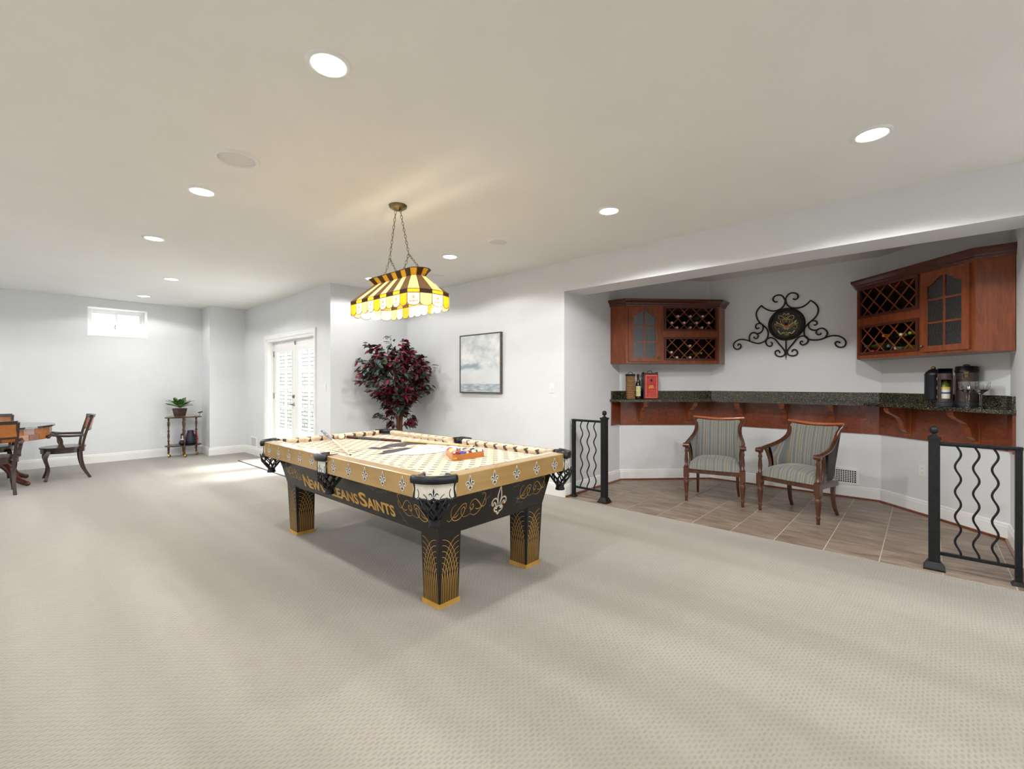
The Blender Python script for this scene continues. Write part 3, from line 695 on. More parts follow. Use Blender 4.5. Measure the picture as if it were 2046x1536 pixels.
for ro, sg in ((rails[1], -1), (rails[2], 1)): emblems(ro, [(ax_ + .0004, sg * (.165 + .2 * k)) for k in range(5)], PI / 2)
# bed
bx, by = ax_ - .066, ay_ - .066
def bedpoly():
    c = .105; s = .06; P = []
    P += [(-bx + c, -by), (bx - c, -by), (bx, -by + c)] + [(bx - .035 * math.cos(a), -.0 + .06 * math.sin(a)) for a in [R(t_) for t_ in (-90, -45, 0, 45, 90)]]
    P += [(bx, by - c), (bx - c, by), (-bx + c, by), (-bx, by - c)] + [(-bx + .035 * math.cos(a), .06 * math.sin(a)) for a in [R(t_) for t_ in (90, 45, 0, -45, -90)]] + [(-bx, -by + c)]
    return P
bedo = MB().prism(bedpoly(), .735, BZ).build('bed', M['felt'], PT)
# centre print on the cloth: dark swoosh, pale dome and scribbled curls
FT = Fr((0, 0, BZ), (0, -1, 0), (1, 0, 0))       # x_local = -y (toward the near end), y_local = +x
gm = MB()
def tf(px, py):
    p = atz(px, py, BZ); p = Vector((p.x - 2.143, p.y - 3.14)); return (-p.y, p.x)
def tc(x, y): return tf(650 + x / 7.307, 855 + y / 7.314)
dome = [tc(*q) for q in ((880, 385), (1000, 387), (1250, 387), (1500, 377), (1720, 347), (1930, 295), (1900, 252), (1760, 224), (1600, 213), (1450, 250), (1260, 300), (1100, 340))]
gm.fpoly(FT, [(p.x, p.y) for p in cr(dome, 4, True)], -.0008, 0)
for dk in (((605, 297), (680, 280), (800, 285), (860, 262), (950, 235), (1080, 218), (1250, 208), (1400, 203), (1560, 213), (1470, 240), (1300, 240), (1190, 252), (1170, 270), (1050, 275), (900, 282), (1000, 292), (860, 310), (720, 312)),
           ((840, 335), (940, 318), (1080, 300), (1180, 285), (1250, 290), (1240, 305), (1120, 335), (980, 362), (860, 382), (740, 385), (835, 358))):
    gm.fpoly(FT, [tc(*q) for q in dk], -.0012, 1)
for pl in (((664, 899), (680, 903), (700, 900), (720, 899), (735, 896)), ((690, 903), (705, 904), (725, 900)), ((745, 908), (780, 904), (815, 897), (824, 894)), ((787, 908), (830, 909), (870, 905), (895, 901)),
           ((845, 893), (860, 890), (880, 890), (895, 891), (880, 893), (862, 893)), ((850, 896), (870, 893), (885, 894), (868, 897), (855, 895)), ((838, 891), (850, 889), (870, 888), (890, 889), (898, 891))):
    gm.fstroke(FT, [(p.x, p.y) for p in cr([tf(*q) for q in pl], 5)], .008, -.0016, 1)
gm.v = [(x, y, z + 2 * (BZ - z)) if z < BZ else (x, y, z) for x, y, z in gm.v]
gm.build('felt_print', [pm('print_white', (226, 222, 222), (216, 212, 214), 20, .95), pm('print_charcoal', (70, 66, 74), (84, 80, 86), 10, .95)], bedo)
# pockets
def arcpts(fn, n): return [fn(-1 + 2 * i / n) for i in range(n + 1)]
def pocket(name, mid, d, w, bulge, hole, hr, side=False):
    mid = Vector(mid); d = Vector(d).normalized(); tg = Vector((-d.y, d.x)); hole = Vector(hole)
    curve = [mid + tg * (-s * w) + d * (bulge * (1 - s * s)) for s in [-1 + i / 6 for i in range(13)]]
    po = MB()
    po.sweep([(-.008, .780), (.026, .780), (.030, .80), (.024, TZ + .005), (.008, TZ + .009), (-.004, TZ + .004), (-.010, .795)], [(p.x, p.y) for p in curve], sm=True)
    # horseshoe liner round the hole
    ang = math.atan2(-d.y, -d.x)
    po.lathe([(hr, TZ - .03), (hr + .004, TZ + .006), (hr + .018, TZ + .008), (hr + .022, TZ - .004)], (hole.x, hole.y, 0), 18, a0=ang + R(62), a1=ang + R(298))
    po.lathe([(hr * .98, BZ + .001), (hr * .95, .70), (hr * .6, .665), (0, .66)], (hole.x, hole.y, 0), 18)
    p = po.build(name, M['leather'], PT)
    # ivory plate with black ornament
    MB().sweep([(.0, .692), (.006, .692), (.006, .784), (0, .784)], [(q.x - d.x * .004, q.y - d.y * .004) for q in curve]).build('face_plate', M['ivory'], p)
    m = MB()
    off = -.0015
    def P(s, z, o=.0): 
        q = mid + tg * (s * w) + d * (bulge * (1 - s * s) + o); return Vector((q.x, q.y, z))
    for s in (-1, 1): m.tube([P(s * .97, .775), P(s * .93, .745), P(s * .97, .71), P(s * .99, .685)], [.008, .006, .008, .010], 6)
    m.tube([P(-1 + i / 5, .69 + .006 * math.cos(i * PI * .8)) for i in range(11)], .0085, 6)
    k = .55 if side else 1
    for s in (-1, 1):
        m.tube(cr([P(s * .85, .69), P(s * .74, .705), P(s * .72, .728), P(s * .78, .745)], 4), .004, 5)
        m.tube(cr([P(s * .30, .69), P(s * .36, .708), P(s * .5, .722)], 4), .0035, 5)
    m.build('scroll_frame', M['leather'], p)
    fm = MB(); cpt = mid + d * (bulge + .0015); frm = Fr((cpt.x, cpt.y, .69), (-tg.x, -tg.y, 0) if Vector((-tg.x, -tg.y, 0)).cross(Vector((0, 0, 1))).dot(Vector((d.x, d.y, 0))) > 0 else (tg.x, tg.y, 0), (0, 0, 1))
    fleur(fm, frm, .08, 0, -.006, ow=.06, off=.001); fm.build('fleur_emblem', [M['whiteink'], M['ink']], p)
    # woven net and tassel
    nm = MB(); nc = hole - d * .0; n = 9
    for k in range(n):
        for sgn in (-1, 1):
            pts = []
            for i in range(11):
                z = i / 10; r = .078 * (1 - z) ** .5 * .9 + .030 if z < 1 else .03
                r = .086 - .012 * z - .045 * max(0, z - .45) / .55
                a = 2 * PI * k / n + sgn * z * 1.15
                pts.append((nc.x + r * math.cos(a), nc.y + r * math.sin(a), .70 - z * .125))
            nm.tube(pts, .0055, 5)
    nm.lathe([(.040, .58), (.030, .57), (.030, .555), (.036, .54), (.034, .535), (0, .535)], (nc.x, nc.y, 0), 14)
    nm.build('net', M['leather'], p)
    return p
for sx in (-1, 1):
    for sy in (-1, 1):
        mid = (sx * (ax_ - CC / 2), sy * (ay_ - CC / 2)); hole = (sx * (ax_ - .085), sy * (ay_ - .085))
        pocket('corner_pocket', mid, (sx, sy), CC * .7071, .048, hole, .058)
    pocket('side_pocket', (sx * ax_, 0), (sx, 0), .066, .018, (sx * (ax_ - .052), 0), .05, True)
# ---- balls, rack, cues
BALLC = [(232, 190, 40), (30, 50, 140), (190, 40, 30), (70, 30, 90), (214, 110, 40), (24, 90, 56), (110, 26, 34), (20, 20, 22)]
def ballmat(name, c, stripe):
    t = NT(name); v = t.coord(); sp = t.n('ShaderNodeSeparateXYZ'); t.l(v, sp.inputs[0])
    az = t.math('ABSOLUTE', sp.outputs[2]); dx = t.math('ABSOLUTE', sp.outputs[0])
    rr = t.math('SQRT', t.math('ADD', t.math('MULTIPLY', sp.outputs[1], sp.outputs[1]), t.math('MULTIPLY', sp.outputs[2], sp.outputs[2])))
    spot = t.math('LESS_THAN', rr, .0085); body = lin(c)
    ivory = lin((232, 226, 206)); f = t.noise(v, 40, 2)
    base = t.mix(t.math('LESS_THAN', az, .0145), ivory, body) if stripe else t.mix(t.math('MULTIPLY', f, .1), body, lin(tuple(x * .8 for x in c)))
    t.bsdf(t.mix(spot, base, ivory), .08, 0, .5); return t.m
def ball_thing(label, mat, loc, rot, name='billiard_ball', group=None):
    me = MB().ball((0, 0, 0), .0286, 20, 12).mesh(name); me.materials.append(mat)
    o = place(name, me, None, loc, rot); tag(o, label, 'ball', group); return o
def tw(lx, ly, z):
    c, s = math.cos(R(.3)), math.sin(R(.3)); return (2.143 + lx * c - ly * s, 3.14 + lx * s + ly * c, z)
ra, rb, rc = Vector((2.068, 2.43)), Vector((2.385, 2.425)), Vector((2.230, 2.71))
cen = (ra + rb + rc) / 3
rk = thing('ball_rack', 'triangular honey-coloured wooden ball rack standing on the felt', 'ball rack', (cen.x, cen.y, BZ))
def tri(k): return [((p - cen) * k) for p in (ra, rb, rc)]
def rtri(k, r):
    out = []
    T = tri(k)
    for i in range(3):
        p, a, b = T[i], T[i - 1], T[(i + 1) % 3]
        s_ = p + (a - p).normalized() * r; e_ = p + (b - p).normalized() * r
        for q in range(5):
            t_ = q / 4; out.append(s_ * (1 - t_) ** 2 + p * 2 * t_ * (1 - t_) + e_ * t_ ** 2)
    return out
O_, I_ = rtri(1.0, .035), rtri(.9, .03); n = len(O_)
m = MB(); vs = [(p.x, p.y, .0005) for p in O_] + [(p.x, p.y, .042) for p in O_] + [(p.x, p.y, .042) for p in I_] + [(p.x, p.y, .0005) for p in I_]
m.add(vs, [(j * n + i, j * n + (i + 1) % n, ((j + 1) % 4) * n + (i + 1) % n, ((j + 1) % 4) * n + i) for j in range(4) for i in range(n)]); m.build('frame', M['rackwood'], rk)
m = MB(); m.prism([(p.x, p.y) for p in I_], .0005, .004); m.build('tray', M['rackwood'], rk)
m = MB(); m.add([(p.x * 1.004, p.y * 1.004, .014) for p in O_[:5]] + [(p.x * 1.004, p.y * 1.004, .026) for p in O_[:5]], [(i, i + 1, 6 + i, 5 + i) for i in range(4)]); m.build('corner_band', M['bright_brass'], rk)
order = [(1, 0), (8, 1), (9, 1), (5, 0), (2, 1), (6, 0), (3, 0), (10, 1), (7, 0), (4, 0), (11, 1), (12, 1), (13, 1), (8, 0), (14, 1)]
cname = ['yellow', 'blue', 'red', 'purple', 'orange', 'green', 'maroon', 'black']
e1 = (rb - ra).normalized(); e2 = (rc - ra).normalized(); st = ra + (cen - ra).normalized() * (.0286 * 2.0 + .011); k = 0
pool = [(0, 0), (4, 0), (2, 0), (1, 0), (3, 0), (5, 1), (0, 1), (2, 1), (6, 0), (4, 1), (6, 1), (5, 0), (7, 0), (3, 1), (1, 1)]
pool = [(6, 0), (1, 0), (6, 1), (5, 1), (1, 1), (4, 0), (2, 1), (4, 1), (7, 0), (0, 1), (5, 0), (3, 0), (0, 0), (3, 1), (2, 0)]
base_side = (rb - ra).length
for r_ in range(5):
    for c_ in range(5 - r_):
        ci, sp_ = pool[k]; k += 1
        p = st + e1 * (c_ * .0578) + e2 * (r_ * .0578)
        shp = 'striped' if sp_ else 'solid'
        nm = ('%s %s billiard ball lying in the wooden rack' % (shp, cname[ci]))
        ball_thing(nm, ballmat('ball_%s_%s' % (shp, cname[ci]), BALLC[ci], sp_), (p.x, p.y, BZ + .0326), (random.uniform(0, 6), random.uniform(0, 6), random.uniform(0, 6)), group='racked billiard balls')
ball_thing('ivory white cue ball lying on the felt near the far cushion', pm('cue_ball', (240, 230, 202), (236, 226, 196), 10, .1, coat=.5), (2.165, 4.20, BZ + .0286), (0, 0, 0), 'cue_ball')
def cue(label, tip, butt, cols):
    tip = Vector(tip); butt = Vector(butt); L = (butt - tip).length; d = (butt - tip).normalized()
    t = thing('pool_cue', label, 'cue', tip); q = Vector((0, 0, 1)).rotation_difference(d)
    t.rotation_mode = 'QUATERNION'; t.rotation_quaternion = q
    def seg(nm, a, b, ra_, rb_, mt): return MB().lathe([(ra_, a), (rb_, b)], (0, 0, 0), 12).build(nm, mt, t)
    seg('tip', 0, .012, .0055, .006, pm('cue_tip', (60, 90, 130), (40, 60, 90), 30, .9)); seg('ferrule', .012, .035, .006, .0064, M['ivory'])
    seg('shaft', .035, L * .52, .0064, .0098, cols[0]); seg('joint', L * .52, L * .535, .0102, .0102, M['ivory']); seg('forearm', L * .535, L * .70, .0102, .0118, cols[1]); seg('wrap', L * .70, L * .90, .012, .0134, cols[2]); seg('butt', L * .90, L - .02, .0135, .0145, cols[1]); seg('bumper', L - .02, L, .0135, .012, M['rubber'])
silver = pm('cue_silver', (176, 180, 188), (70, 76, 90), 14, .25, .3); cream = pm('cue_cream', (226, 216, 190), (214, 204, 178), 14, .3)
greyw = pm('cue_grey_wrap', (84, 80, 78), (62, 58, 58), 60, .6); brownw = pm('cue_brown', (82, 40, 30), (60, 28, 22), 20, .25)
cue('silver-grey and cream pool cue propped over the far cushion', (1.715, 3.19, BZ + .0075), (2.11, 4.50, .842), (cream, silver, silver))
cue('brown-butted maple pool cue lying diagonally across the felt', (2.655, 2.84, BZ + .0075), (2.235, 4.22, BZ + .0148), (M['maple'], brownw, greyw))
#@@LAMP
# ================================================================ BILLIARD LAMP
LX, LY = 2.06, 3.08
BL = thing('billiard_lamp', 'lit stained-glass billiard lamp hanging on chains over the pool table', 'hanging lamp', (LX, LY, 0))
half = [(-.19, -.41 + .82 * k / 9) for k in range(10)]
end_far = [(-.13, .48), (-.05, .515), (.05, .515), (.13, .48)]
ring = half + end_far + [(.19, .41 - .82 * k / 9) for k in range(10)] + [(.13, -.48), (.05, -.515), (-.05, -.515), (-.13, -.48)]
ring = [(x, y * .955) for x, y in ring]
NR = len(ring)
def scale_ring(ax2, ay2): return [(x / .19 * ax2, y / .492 * ay2) for x, y in ring]
topr = scale_ring(.058, .315); crr = scale_ring(.09, .358)
ZV, ZB, ZT, ZRI, ZCR = 1.868, 1.958, 1.985, 2.122, 2.170
came = MB(); capa = []
inset = .0
for i in range(NR):
    a, b = Vector(ring[i]), Vector(ring[(i + 1) % NR]); ta, tb = Vector(topr[i]), Vector(topr[(i + 1) % NR]); ca, cb = Vector(crr[i]), Vector(crr[(i + 1) % NR])
    white = (i % 2 == 1)
    u = (b - a).normalized(); w = (b - a).length
    # valance panel with scalloped foot; frame origin at a, local x along the skirt
    out = Vector((u.y, -u.x))
    fr = Fr((b.x, b.y, 0), (-u.x, -u.y, 0), (0, 0, 1))          # normal points outward
    if fr.n.dot(Vector((a.x + b.x, a.y + b.y, 0))) < 0: fr = Fr((a.x, a.y, 0), (u.x, u.y, 0), (0, 0, 1))
    g = .0015
    sc = [(g, ZB), (g, ZV + .022)] + [(w / 2 - (w / 2 - g) * math.cos(PI * k / 8), ZV + .022 - .022 * math.sin(PI * k / 8)) for k in range(1, 8)] + [(w - g, ZV + .022), (w - g, ZB)]
    pnl = MB().fprism(fr, sc, -.0015, .0015).build('valance_panel', M['g_white'] if white else M['g_amber' if i % 4 == 0 else 'g_cream'], BL)
    if white:
        mk = MB(); fl = fr; fleur(mk, fr, .034, w / 2, ZB - .046, ow=.02, mi_out=0, mi_in=0, off=.0022); mk.build('fleur_mark', M['goldink'], pnl)
        MB().text(fr, 'SAINTS', .016, .0022, 0, 'CENTER', w * .72, .0003, (w / 2, ZB - .066)).build('lettering', M['ink'], pnl)
    MB().fprism(fr, [(g, ZB), (w - g, ZB), (w - g, ZT), (g, ZT)], -.0015, .0015).build('band_panel', M['g_amber'] if white else M['g_brown'], BL)
    q = [Vector((a.x, a.y, ZT)), Vector((b.x, b.y, ZT)), Vector((tb.x, tb.y, ZRI)), Vector((ta.x, ta.y, ZRI))]
    mid = sum(q, Vector()) / 4; q = [mid + (p - mid) * .985 for p in q]
    nrm = (q[1] - q[0]).cross(q[3] - q[0]).normalized() * .0015
    MB().add([p - nrm for p in q] + [p + nrm for p in q], [(3, 2, 1, 0), (4, 5, 6, 7), (0, 1, 5, 4), (1, 2, 6, 5), (2, 3, 7, 6), (3, 0, 4, 7)]).build('roof_panel', M['g_cream'] if i % 2 == 1 else M['g_grey'], BL)
    q = [Vector((ta.x, ta.y, ZRI)), Vector((tb.x, tb.y, ZRI)), Vector((cb.x, cb.y, ZCR)), Vector((ca.x, ca.y, ZCR))]
    nrm = (q[1] - q[0]).cross(q[3] - q[0]).normalized() * .0015
    MB().add([p - nrm for p in q] + [p + nrm for p in q], [(3, 2, 1, 0), (4, 5, 6, 7), (0, 1, 5, 4), (1, 2, 6, 5), (2, 3, 7, 6), (3, 0, 4, 7)]).build('crown_panel', M['g_amber'] if i % 2 == 1 else M['g_brown'], BL)
    came.tube([(a.x, a.y, ZV + .02), (a.x, a.y, ZT), (ta.x, ta.y, ZRI), (ca.x, ca.y, ZCR)], .0026, 5)
    came.tube([fr.p(x, y, 0) for x, y in sc[1:-1]], .0022, 5)
for z in (ZB, ZT): came.tube([(x, y, z) for x, y in ring], .0028, 5, closed=True)
came.tube([(x, y, ZRI) for x, y in topr], .003, 5, closed=True); came.tube([(x, y, ZCR) for x, y in crr], .003, 5, closed=True)
lead = pm('lead_came', (70, 62, 50), (54, 48, 40), 30, .45, .6)
came.build('came', lead, BL)
bm = emis('bulb_glow', (255, 226, 170), 30)
pl = bpy.data.lights.new('lamp_bulb', 'POINT'); pl.energy = BULB_W; pl.color = (1, .90, .72); pl.shadow_soft_size = .035
for k in range(3):
    y = -.27 + .27 * k
    bo = MB().lathe([(.012, 2.06), (.014, 2.04), (.030, 2.005), (.032, 1.985), (.024, 1.963), (0, 1.953)], (0, y, 0), 14).build('bulb', bm, BL)
    MB().lathe([(.018, 2.058), (.020, 2.09), (.012, 2.112), (0, 2.112)], (0, y, 0), 12).build('socket', M['brass'], BL)
    lo = bpy.data.objects.new('lamp_bulb', pl); COL.objects.link(lo); lo.parent = BL; lo.location = (0, y, 1.93)
MB().box((-.008, -.33, 2.108), (.008, .33, 2.118)).build('crossbar', M['brass'], BL)
cn = (.01, .0)
MB().lathe([(0, 2.69), (.018, 2.69), (.02, 2.698), (.05, 2.702), (.066, 2.712), (.072, ZC), (0, ZC)], (.01, .02, 0), 24).build('ceiling_canopy', M['brass'], BL)
link_pts = lambda L, W: [(W * math.cos(a) , 0, L * math.sin(a)) for a in [2 * PI * k / 12 for k in range(12)]]
lk = MB().tube([(p[0], p[1], p[2]) for p in link_pts(.0165, .008)], .0022, 5, closed=True).mesh('chain_link'); lk.materials.append(M['brass'])
def chain(a, b):
    a = Vector(a); b = Vector(b); d = b - a; n = max(2, round(d.length / .0285)); q = Vector((0, 0, 1)).rotation_difference(d.normalized())
    for k in range(n):
        o = place('chain_link', lk, BL, loc=a + d * ((k + .5) / n)); o.rotation_mode = 'QUATERNION'
        o.rotation_quaternion = q @ Euler((0, 0, (PI / 2 if k % 2 else 0) + .3)).to_quaternion()
J1 = (0, .12, 2.325); J2 = (0, -.14, 2.312)
chain((.005, .042, 2.695), J1); chain((.015, -.002, 2.695), J2)
chain(J1, (0, .215, ZCR)); chain(J1, (0, .0, ZCR)); chain(J2, (0, -.055, ZCR)); chain(J2, (0, -.29, ZCR))
MB().tube([(-.09, .215, ZCR), (.09, .215, ZCR)], .003, 5).build('hook_bar', M['brass'], BL); MB().tube([(-.09, 0, ZCR), (.09, 0, ZCR)], .003, 5).build('hook_bar', M['brass'], BL)
MB().tube([(-.09, -.055, ZCR), (.09, -.055, ZCR)], .003, 5).build('hook_bar', M['brass'], BL); MB().tube([(-.09, -.29, ZCR), (.09, -.29, ZCR)], .003, 5).build('hook_bar', M['brass'], BL)

#@@BAR
# ================================================================ BAR ALCOVE
WALLP = [Vector(p) for p in AL]
def inner(off, ends=(5.34, 5.266)):
    """counter-shaped plan line at distance off from the three bay walls, clipped square at both side walls"""
    s2 = math.sqrt(2)
    # walls: CD (x - y = 6.155), BC (x = 6.515), AB (x + y = 8.705)
    xb = 6.515 - off; kC = 6.1475 - off * s2; kA = 8.705 - off * s2
    return xb, kC, kA
def bay(off, xl=None, xr=None):
    xb, kC, kA = inner(off)
    P = []
    pr = (xb, xb - kC); plf = (xb, kA - xb)
    if xr is None: R_ = [(-.53 + kC, -.53)]
    else: R_ = [(xr, -.53), (xr, xr - kC)]
    if xl is None: L_ = [(kA - 3.095, 3.095)]
    else: L_ = [(xl, kA - xl), (xl, 3.095)]
    return R_ + [pr, plf] + L_
back = bay(.001); front = bay(.30, 5.34, 5.27)
CT = thing('countertop', 'speckled dark green granite bar countertop with low backsplash along the bay walls', 'countertop', (0, 0, 0))
MB().prism(front + back[::-1], 1.075, 1.107).build('slab', M['granite'], CT, bevel=.004)
def strip(name, a, b, t, z0, z1, mat, par, n=None):
    a = Vector(a); b = Vector(b); d = (b - a).normalized(); nn = Vector((-d.y, d.x)) * t
    return MB().prism([tuple(a), tuple(b), tuple(b + nn), tuple(a + nn)], z0, z1).build(name, mat, par, bevel=.001)
B1 = bay(.001)
for i in range(3): strip('backsplash', B1[i], B1[i + 1], .02, 1.1075, 1.215, M['granite'], CT)
strip('backsplash', (5.30, -.529), B1[0], .02, 1.1075, 1.215, M['granite'], CT); strip('backsplash', B1[3], (5.37, 3.094), .02, 1.1075, 1.215, M['granite'], CT)
SP = thing('counter_apron', 'reddish cherry wood apron panels with scrolled corbels carrying the granite bar', 'counter support', (0, 0, 0))
B2 = bay(.0015)
for i in range(3): strip('apron_panel', B2[i], B2[i + 1], .018, .75, 1.0745, M['cherry_x'], SP)
strip('apron_panel', (5.29, -.5285), B2[0], .018, .76, 1.0745, M['cherry_x'], SP); strip('apron_panel', B2[3], (5.372, 3.0935), .018, .76, 1.0745, M['cherry_x'], SP)
corb = [(0, 0), (.24, 0), (.24, -.02), (.232, -.045), (.20, -.07), (.15, -.09), (.11, -.115), (.085, -.15), (.075, -.195), (.06, -.235), (.03, -.262), (0, -.27)]
nAB = Vector((-1, -1, 0)).normalized(); nBC = Vector((-1, 0, 0)); nCD = Vector((-1, 1, 0)).normalized()
def hit(px, n, p0):
    d = ray(px, 830); p0 = Vector(p0); return EYEP + d * ((p0 - EYEP).dot(n) / d.dot(n))
pAB, pBC, pCD = Vector((5.6, 3.105, 0)), Vector((6.515, 1, 0)), Vector((6.515, .3675, 0))
for px, n, p0 in ((1279, nAB, pAB), (1374, nAB, pAB), (1483, nBC, pBC), (1570, nBC, pBC), (1664, nBC, pBC), (1814, nCD, pCD), (1949, nCD, pCD)):
    q = hit(px, n, p0 + n * .021); q.z = 1.0745
    fr = Fr(q, n, (0, 0, 1)); MB().fprism(fr, corb, -.028, .028).build('corbel', M['cherry'], SP, bevel=.003)
    fr2 = Fr(q, Vector((0, 0, 1)).cross(n), (0, 0, 1)); MB().fprism(fr2, [(-.045, -.30), (.045, -.30), (.045, 0), (-.045, 0)], 0, .006).build('corbel_plate', M['cherry'], SP)
# ---- wall cabinets
def cabinet(label, o, ud, Lc, side_wall, side_back, mirror):
    """o: front corner at the door end, ud: unit vector along the front away from the side wall"""
    z0, z1 = 1.577, 2.335
    o = Vector((o[0], o[1], 0)); ud = Vector((ud[0], ud[1], 0)).normalized()
    T = thing('wall_cabinet', label, 'cabinet', (0, 0, 0))
    # frame: x_local = ud, y_local = z, normal toward the room
    nrm = ud.cross(Vector((0, 0, 1)))
    if nrm.dot(EYEP - o) < 0: nrm = -nrm
    class F2:
        pass
    fr = Fr(o, ud, (0, 0, 1)); sg = 1 if fr.n.dot(nrm) > 0 else -1
    def B(m, x0, x1, y0, y1, o0, o1, mi=0): m.fprism(fr, [(x0, y0), (x1, y0), (x1, y1), (x0, y1)], sg * o0, sg * o1, mi); return m
    f0 = o; f1 = o + ud * Lc
    sw = Vector((side_wall[0], side_wall[1], 0)); sb = Vector((side_back[0], side_back[1], 0))
    cw = Vector((5.6, 3.095, 0)) if not mirror else Vector((5.6175, -.53, 0)); cb_ = Vector((6.515, 2.19, 0)) if not mirror else Vector((6.515, .3675, 0))
    plan = [sw, f0, f1, sb, cb_, cw]
    ctr = sum(plan, Vector()) / 6
    pin = [p + (ctr - p).normalized() * .006 for p in plan]
    # carcass panels: top, bottom, sides
    MB().prism([(p.x, p.y) for p in pin], z0, z0 + .018).build('bottom_panel', M['cherry'], T)
    MB().prism([(p.x, p.y) for p in pin], z1 - .018, z1).build('top_panel', M['cherry'], T)
    def vpanel(name, a, b, t=.018, inn=None):
        d = (b - a).normalized(); nn = Vector((-d.y, d.x, 0))
        if nn.dot(ctr - a) < 0: nn = -nn
        return MB().prism([(v.x, v.y) for v in (a, b, b + nn * t, a + nn * t)], z0, z1).build(name, M['cherry'], T)
    vpanel('side_panel', pin[0], f0); vpanel('side_panel', f1, pin[3])
    # dark inside back
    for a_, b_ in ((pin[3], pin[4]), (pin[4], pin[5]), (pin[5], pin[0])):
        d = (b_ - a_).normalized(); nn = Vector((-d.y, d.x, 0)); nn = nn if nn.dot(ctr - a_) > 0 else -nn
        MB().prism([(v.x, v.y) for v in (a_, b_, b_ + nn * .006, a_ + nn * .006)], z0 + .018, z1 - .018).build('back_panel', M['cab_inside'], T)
    # partition behind the stile
    MB().fprism(fr, [(.475, z0 + .018), (.493, z0 + .018), (.493, z1 - .018), (.475, z1 - .018)], -sg * .2, -sg * .019).build('partition', M['cherry_dark'], T)
    # face frame
    k = Lc / 1.2586
    r0, r1 = .509 * k, (1.224 * k)
    m = MB()
    B(m, 0, .05, z0, z1, -.019, .0); B(m, .44, r0 + .01, z0, z1, -.019, 0); B(m, r1 - .01, Lc, z0, z1, -.019, 0)
    B(m, .05, .44, z0, 1.622, -.019, 0); B(m, .05, .44, 2.29, z1, -.019, 0); B(m, r0 + .01, r1 - .01, z0, 1.628, -.019, 0); B(m, r0 + .01, r1 - .01, 1.912, 2.014, -.019, 0); B(m, r0 + .01, r1 - .01, 2.312, z1, -.019, 0)
    m.build('face_frame', M['cherry'], T)
    # rack frames and lattice
    for y0, y1 in ((1.618, 1.922), (2.004, 2.322)):
        rf = MB(); w = .026
        B(rf, r0, r0 + w, y0, y1, 0, .014); B(rf, r1 - w, r1, y0, y1, 0, .014); B(rf, r0 + w, r1 - w, y0, y0 + w, 0, .014); B(rf, r0 + w, r1 - w, y1 - w, y1, 0, .014)
        ro = rf.build('rack_frame', M['cherry_dark'], T)
        xa, xb, ya, yb = r0 + w, r1 - w, y0 + w, y1 - w; W, Hh = xb - xa, yb - ya
        pitch = W / 4; 
        for s in (1, -1):
            for kk in range(-4, 9):
                # line x = c + s*(y-ya) * (pitch/2)/(Hh/2) ... slope so that diamonds are pitch wide
                sl = 1.0; c = xa + pitch * kk - s * .507 * Hh
                pts = []
                for y in (ya, yb): pts.append((c + s * (y - ya) * sl, y))
                (xA, yA), (xB, yB) = pts
                # clip to the opening
                t0, t1 = 0.0, 1.0
                dx = xB - xA
                if abs(dx) > 1e-9:
                    ta, tb = (xa - xA) / dx, (xb - xA) / dx
                    t0 = max(t0, min(ta, tb)); t1 = min(t1, max(ta, tb))
                if t1 - t0 < .05: continue
                P0 = (xA + dx * t0, yA + (yB - yA) * t0); P1 = (xA + dx * t1, yA + (yB - yA) * t1)
                lm = MB(); lm.fstroke(fr, [P0, P1], .009, 0); a4 = lm.v
                off0, off1 = (-.002, .007) if s == 1 else (-.011, -.002)
                vs = [tuple(Vector(v) + nrm * off0) for v in a4] + [tuple(Vector(v) + nrm * off1) for v in a4]
                MB().add(vs, [(0, 1, 3, 2), (4, 6, 7, 5), (0, 4, 5, 1), (1, 5, 7, 3), (3, 7, 6, 2), (2, 6, 4, 0)]).build('lattice_slat', M['cherry'], ro)
    # glazed door with arched head
    d0, d1, e0, e1 = .033, .449, 1.602, 2.308; g0, g1, h0 = .092, .392, 1.652
    do = MB()
    B(do, d0, g0, e0, e1, .001, .021); B(do, g1, d1, e0, e1, .001, .021); B(do, g0, g1, e0, h0, .001, .021)
    hw_ = (g1 - g0) / 2; arch = []
    for q in range(11):
        t_ = q / 10; e_ = min(1, max(0, (t_ - .12) / .88)); arch.append((g0 + hw_ * t_, 2.190 + .074 * (e_ * e_ * (3 - 2 * e_)) ** .8))
    arch = arch + [(g0 + g1 - x, y) for x, y in reversed(arch[:-1])]
    do.fprism(fr, [(g0, e1)] + arch + [(g1, e1)], sg * .001, sg * .021)
    dd = do.build('door', M['cherry'], T, bevel=.0025)
    xm_ = (g0 + g1) / 2
    B(MB(), xm_ - .008, xm_ + .008, h0, 2.262, .004, .017).build('muntin', M['cherry'], dd)
    for y in (1.857, 2.062): B(MB(), g0, g1, y - .008, y + .008, .005, .016).build('muntin', M['cherry'], dd)
    for xa, xb in ((g0, xm_ - .006), (xm_ + .006, g1)):
        for ya, yb in ((h0, 1.851), (1.863, 2.056)): B(MB(), xa, xb, ya, yb, .008, .011).build('pane', M['seedy'], dd)
        top = [p for p in arch if xa - .001 <= p[0] <= xb + .001] + ([(xb, 2.263)] if xa == g0 else [(xa, 2.263)])
        MB().fprism(fr, [(xa, 2.068), (xb, 2.068)] + [(p[0], p[1] - .001) for p in sorted(top, key=lambda p: -p[0])], sg * .008, sg * .011).build('pane', M['seedy'], dd)
    kp = fr.p(d1 - .022, 1.655, sg * .021); MB().lathe([(.006, 0), (.006, .012), (.014, .02), (.014, .026), (.0, .031)], kp, 14, axis=nrm).build('knob', M['brass'], dd)
    # crown moulding
    path = [sw, f0, f1, sb]
    if not mirror: path = path          # interior of the cabinet must lie on the right of the path
    P2 = [Vector((p.x, p.y)) for p in path]
